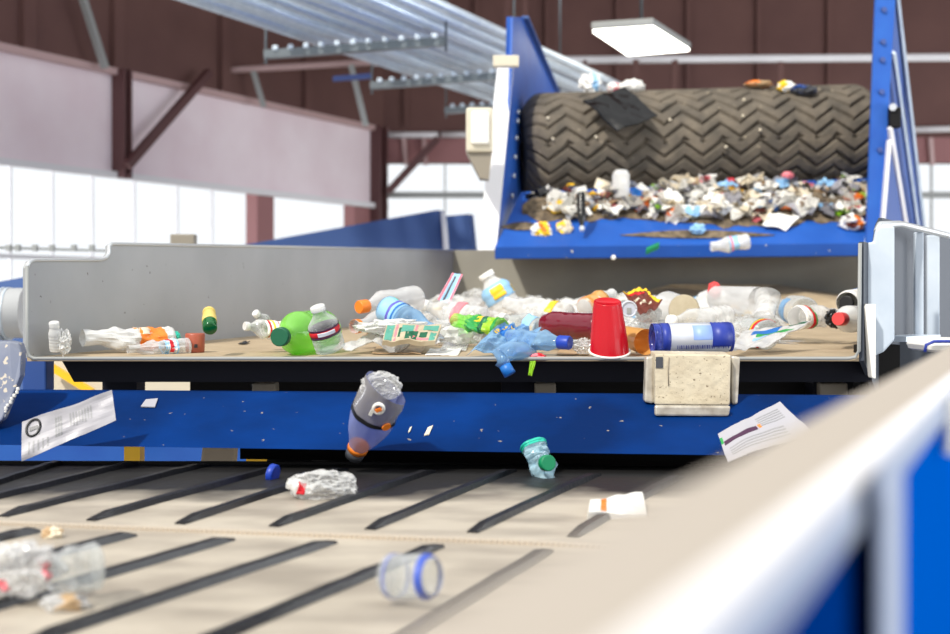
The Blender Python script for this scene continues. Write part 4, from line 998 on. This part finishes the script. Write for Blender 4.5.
t = lump('crushed_bottle', 'crumpled sparkling clear bottle with a red scrap on the dark edge of the lower belt', 'bottle', (288, 467, 361, 506), 2.14, 'foil', 12.3, amp=.34, depth=.045, freq=1.25, sub=4)
bottle('crushed_bottle_neck', 'pale bottle neck with a red label at the tip of the sparkling bottle', 'bottle', (312, 490, 2.13), (287, 484, 2.12), .014, 'milky', None, [(.3, .6, 'red', 1, 3)], crush=.5, neck=.6)
t = thing('bottle_cap', 'deep blue bottle cap rolling on its edge under the blue beam', 'cap', P(272, 483, 2.36))
a = P(270, 473, 2.36); dv = V((.011, -.004, -.002)); mb = MB(); mb.tube([a, a + dv * .15, a + dv * .9, a + dv], [.0165, .0175, .0175, .0155], 24); mb.build('shell', 'capblue', t)
a2 = a + dv * 1.02; mb = MB(); mb.tube([a2, a2 + dv * .03], .013, 20); mb.build('inner_face', 'navy', t)
bottle('water_bottle', 'small crushed pale blue bottle with a green cap falling below the blue beam', 'bottle', (532, 443, 2.42), (549, 486, 2.38), .026, 'paleb', None, [(.0, .12, 'teal', 0, 6.28)], crush=.6, seed=3.9, neck=.75)
o = bpy.context.scene.objects[-1] if False else [q for q in bpy.data.objects if q.get('label', '').startswith('small crushed pale blue')][0]
a = P(545, 463, 2.36); mb = MB(); dv = V((.006, -.016, .002)); mb.tube([a, a + dv * .1, a + dv * .9, a + dv], [.0135, .0145, .0145, .013], 22); mb.build('cap', 'capgreen', o)
bottle('water_bottle', 'clear short bottle with a blue band rolling on the belt close to the lens', 'bottle', (388, 576, 1.40), (434, 577, 1.37), .0235, 'clear', None, [(.82, .95, 'bluepale'), (.14, .2, 'violetc')], style='jar', crush=.1, seed=2)
lump('crushed_bottle', 'big blurry crushed clear bottle with a pink tint at the near edge of the belt', 'bottle', (-20, 541, 64, 598), 1.40, 'cloudy', 14.2, amp=.4, depth=.04, patches=[('milky', 3.2, .1), ('pink', 6.1, .5)], sub=5)
bottle('crushed_bottle_end', 'blurry clear bottle end beside the pink-tinted crushed bottle', 'bottle', (98, 566, 1.40), (50, 572, 1.37), .026, 'clear', None, [], crush=.35, seed=6.6, neck=.8)
lump('crushed_scrap', 'blurry beige cap-like scrap under the crushed bottle close to the lens', 'scrap', (40, 592, 92, 614), 1.37, 'cloudy', 8.2, amp=.3, flat=False, patches=[('kraft', 2.2, .15)])
lump('tan_scrap', 'small tan scrap lying at the seam of the belt', 'scrap', (40, 526, 64, 541), 1.78, 'kraft', 3.7, amp=.4, patches=[('cream', 2, .0)])
t, S = sheet('drink_carton', 'white carton with an orange stripe half hidden behind the near rail', 'carton', ((588, 512, 1.98), (640, 503, 2.06), (644, 526, 1.96), (586, 526, 1.92)), 'white', .005, 2, 3, th=.02, prints=[(.2, .3, .05, .95, 'orange')], pname='stripe')

# ---------------- on the chute and the roller
bottle('clear_jar', 'clear bottle standing up in the pile against the roller', 'bottle', (621, 200, 5.98), (621, 171, 6.0), .040, 'milky', None, [], style='jar')
bottle('black_bottle', 'slim black bottle standing on its cap on the blue chute', 'bottle', (581, 193, 5.70), (582, 231, 5.64), .019, 'bagblack', 'silver', [], neck=.5, capz=.1)
lump('yellow_wrap', 'yellow and white crumpled wrapper near the front lip of the chute', 'wrap', (529, 221, 553, 241), 5.68, 'white', 5.3, amp=.4, patches=[('yellowp', 2.2, .05), ('orange', 5.2, .25)])
lump('yellow_wrap', 'pale yellow scrap beside the slim black bottle on the chute', 'wrap', (556, 219, 573, 236), 5.7, 'cream', 6.3, amp=.4, patches=[('yellowp', 3, .1)])
sheet('juice_box', 'blue and yellow drink pouch lying in the pile below the clear bottle', 'pouch', ((613, 199, 5.95), (631, 201, 5.95), (629, 211, 5.9), (613, 209, 5.9)), 'bluep', .006, 2, 2, prints=[(.2, .65, .2, .9, 'yellowp')])
lump('red_wrap', 'bright orange-red wrapper in the middle of the pile on the chute', 'wrap', (645, 196, 661, 208), 5.95, 'redcap', 3.3, amp=.4, patches=[('orange', 2, .1)])
lump('grey_bag', 'dark grey torn bag in the corner of the chute beside the left frame', 'bag', (522, 186, 572, 216), 6.0, 'greyc', 7.4, amp=.5, depth=.1, patches=[('bagblack', 3, .05)])
t, S = sheet('white_card', 'flat white card lying on the lower edge of the pile on the chute', 'card', ((770, 213, 5.86), (800, 217, 5.86), (786, 230, 5.8), (762, 225, 5.8)), 'white', .01, 2, 2)
lump('pink_wrap', 'pink round wrapper on top of the pile beside the roller', 'wrap', (781, 171, 794, 181), 6.25, 'pink', 3, amp=.3, flat=False)
lump('blue_wrap', 'light blue crumpled bag at the right of the pile on the chute', 'bag', (815, 178, 838, 196), 6.2, 'skyp', 3.9, amp=.5)
lump('red_wrap', 'bright red wrapper on top of the pile on the chute', 'wrap', (722, 178, 738, 194), 6.2, 'red', 5.7, amp=.5)
lump('white_bag', 'ragged white bag draped down the middle of the pile', 'bag', (700, 190, 728, 222), 5.95, 'white', 2.9, amp=.6)
lump('white_bag', 'white folded bag in the pile to the right of the clear bottle', 'bag', (658, 188, 684, 216), 5.95, 'white', 8.9, amp=.5)
lump('chip_wrap', 'torn white and brown wrapper at the right end of the chute', 'wrap', (838, 214, 866, 231), 5.85, 'white', 2.1, amp=.6, patches=[('orange', 2, .25), ('brownp', 6, .25)])
lump('white_scrap', 'small light blue scrap lying alone on the blue chute', 'scrap', (689, 223, 706, 235), 5.72, 'skyp', 4.9, amp=.4)
bottle('water_bottle', 'clear bottle with a small label tipping over the front lip of the chute', 'bottle', (749, 241, 5.5), (711, 247, 5.5), .034, 'milky', None, [(.3, .55, 'skyp'), (.45, .5, 'pink')], crush=.3, neck=.6)
t = thing('bottle_cap', 'flat green cap falling in the air below the chute lip', 'cap', P(652, 258, 5.2)); a = P(645.5, 255.5, 5.2); b = P(659, 249.5, 5.2)
mb = MB(); up = V((0, -.012, .022)); mb.prism([a, b, b + up, a + up], V((0.005, .03, .012))); mb.build("body", "capgreen", t, bevel=.006)
lump('white_speck', 'tiny white scrap falling in front of the chute lip', 'scrap', (611, 255, 616, 260), 5.2, 'white', 2, amp=.2)
sc_cols = [('white', 80), ('paper', 30), ('cream', 34), ('kraft', 26), ('skyp', 9), ('pink', 9), ('yellowp', 7), ('orange', 7), ('limep', 5), ('silver', 12), ('darkgrey', 12), ('brownp', 8), ('bluep', 4)]
words = dict(white='white', paper='off-white', cream='cream', kraft='brown', skyp='light blue', pink='pink', yellowp='yellow', orange='orange', limep='lime green', silver='silvery', darkgrey='dark grey', brownp='dark brown', bluep='blue')
def scrap_mesh(nm, m_, seed):
    r_ = random.Random(seed); bm = bmesh.new(); n = 4; g = {}
    sx, sy = r_.uniform(.5, 1), r_.uniform(.35, .8)
    for i in range(n):
        for j in range(n):
            x, y = (i / (n - 1) - .5) * sx, (j / (n - 1) - .5) * sy
            jit = .10 if i in (0, n - 1) or j in (0, n - 1) else .03
            z = .35 * noise.noise(V((x * 2.4 + seed, y * 2.4, seed))) + .15 * noise.noise(V((x * 6, y * 6 + seed, 1)))
            g[i, j] = bm.verts.new((x + r_.uniform(-jit, jit), y + r_.uniform(-jit, jit), z))
    for i in range(n - 1):
        for j in range(n - 1): bm.faces.new((g[i, j], g[i + 1, j], g[i + 1, j + 1], g[i, j + 1]))
    ret = bmesh.ops.solidify(bm, geom=bm.faces[:], thickness=.03)
    bmesh.ops.recalc_face_normals(bm, faces=bm.faces)
    me = bpy.data.meshes.new(nm); bm.to_mesh(me); bm.free(); me.materials.append(M[m_]); return me
TOPL = [(520, 208), (545, 200), (600, 197), (660, 193), (720, 190), (800, 188), (868, 190)]
BOTL = [(520, 216), (545, 222), (600, 219), (650, 220), (690, 224), (720, 226), (770, 227), (830, 222), (868, 218)]
def itp(L_, x):
    for (x0, y0), (x1, y1) in zip(L_, L_[1:]):
        if x0 <= x <= x1: return y0 + (y1 - y0) * (x - x0) / (x1 - x0)
    return L_[-1][1]
rr = random.Random(21)
mb = MB(); vs, fs = [], []; nx, ny = 70, 16
for i in range(nx + 1):
    x = 522 + 344 * i / nx
    for j in range(ny + 1):
        v = j / ny; y = itp(TOPL, x) + 4 + (itp(BOTL, x) + 2 * noise.noise(V((x * .06, 3, 1))) * 3 - itp(TOPL, x) - 4) * v
        hgt = .05 * math.sin(math.pi * min(1, (1 - v) * 1.1) * .5) * (.5 + abs(noise.noise(V((x * .07, v * 4, 2))))) * (1 if v < .99 else 0)
        vs.append(CH(x, y, .002) + V((0, 0, hgt)))
for i in range(nx):
    for j in range(ny): fs.append((i * (ny + 1) + j, i * (ny + 1) + j + 1, (i + 1) * (ny + 1) + j + 1, (i + 1) * (ny + 1) + j))
mb.add(vs, fs); tag(mb.build('chute_litter', 'dirt'), 'dark gritty litter under the paper scraps on the blue chute', 'litter', None, 'stuff')
for (x0, x1, yy, lab) in ((620, 775, 236, 'long smear of dark grit near the front lip of the chute'), (500, 545, 228, 'dark grit gathered at the corner of the chute by the white flange')):
    mb = MB(); pts = [(x0 + (x1 - x0) * k / 20, yy - 5 * math.sin(k / 20 * math.pi) * (1 + .5 * noise.noise(V((k, x0, 1))))) for k in range(21)] + [(x1 - (x1 - x0) * k / 20, yy + 3 * math.sin(k / 20 * math.pi) * (1 + .6 * noise.noise(V((k, x0, 5))))) for k in range(1, 20)]
    mb.prism([CH(x, y, .003) for x, y in pts], cn * .003 if cn.y < 0 else cn * -.003)
    tag(mb.build('grit_smear', 'dirt'), lab, 'litter', None, 'stuff')
for m_, cnt in sc_cols:
    meshes = [scrap_mesh('paper_scrap', m_, 3 * k + len(m_)) for k in range(4)]
    for k in range(cnt):
        x = rr.uniform(548, 866); v = rr.random() ** .9
        y0, y1 = itp(TOPL, x), itp(BOTL, x)
        y = y0 + (y1 - y0) * (.02 + .9 * v)
        p = CH(x, y); s_ = rr.uniform(.06, .13) * (1.2 if m_ in ('white', 'paper', 'cream') else .8)
        o = bpy.data.objects.new('paper_scrap', meshes[k % 4]); COL.objects.link(o)
        o.location = p + V((0, -.01, .015 + .03 * (1 - v) + rr.uniform(0, .025)))
        o.rotation_euler = (V((rr.uniform(-.5, .4), rr.uniform(-.9, -.3), 1)).to_track_quat('Z', 'Y').to_matrix() @ Matrix.Rotation(rr.uniform(0, 6.28), 3, 'Z')).to_euler(); o.scale = (s_, s_, s_)
        tag(o, 'small %s scrap in the pile on the blue chute' % words[m_], 'scrap', '%s scraps on the chute' % words[m_])
# on the roller
t, S = sheet('black_bag', 'glossy black folded bag stuck on the front of the tread roller', 'bag', ((583, 101, 6.16), (624, 88, 6.3), (657, 117, 6.13), (617, 132, 6.09)), 'bagblack', .02, 2, 3.1, th=.008)
lump('white_bag', 'white crumpled bag on top of the roller beside the blue frame', 'bag', (578, 72, 602, 95), 6.45, 'white', 3.2, amp=.5, patches=[('skyp', 2, .3)])
lump('white_wrap', 'rounded white wrapper on top of the roller behind the black bag', 'wrap', (618, 79, 646, 94), 6.45, 'white', 5.2, amp=.25, flat=False)
lump('pink_scrap', 'small pale pink scrap on the roller next to the rounded white wrapper', 'scrap', (606, 82, 621, 93), 6.45, 'pink', 5.9, amp=.3, patches=[('white', 3, -.1)])
lump('orange_scrap', 'flat tan-orange scrap on top of the roller', 'scrap', (743, 80, 773, 88), 6.45, 'kraft', 4.8, amp=.3, patches=[('orange', 3, .1)])
lump('yellow_scrap', 'yellow and white wrapper on top of the roller towards the tall frame', 'scrap', (776, 80, 796, 93), 6.4, 'yellowp', 6.8, amp=.35, patches=[('white', 2, .0)])
lump('grey_strip', 'blue-grey strip on the roller next to the yellow and white wrapper', 'scrap', (789, 84, 818, 96), 6.38, 'darkgrey', 7.8, amp=.4, patches=[('web_blue', 3, .1)])
for k, (px, py) in enumerate(((548, 118), (553, 139), (596, 137), (744, 100), (743, 116), (726, 147), (670, 120), (760, 130))):
    lump('white_speck', 'tiny pale speck stuck in the tread of the roller', 'scrap', (px - 1.7, py - 1.7, px + 1.7, py + 1.7), DR(px, py).y - .01, 'cream', k, amp=.2, sub=2, depth=.01, group='pale specks on the roller')
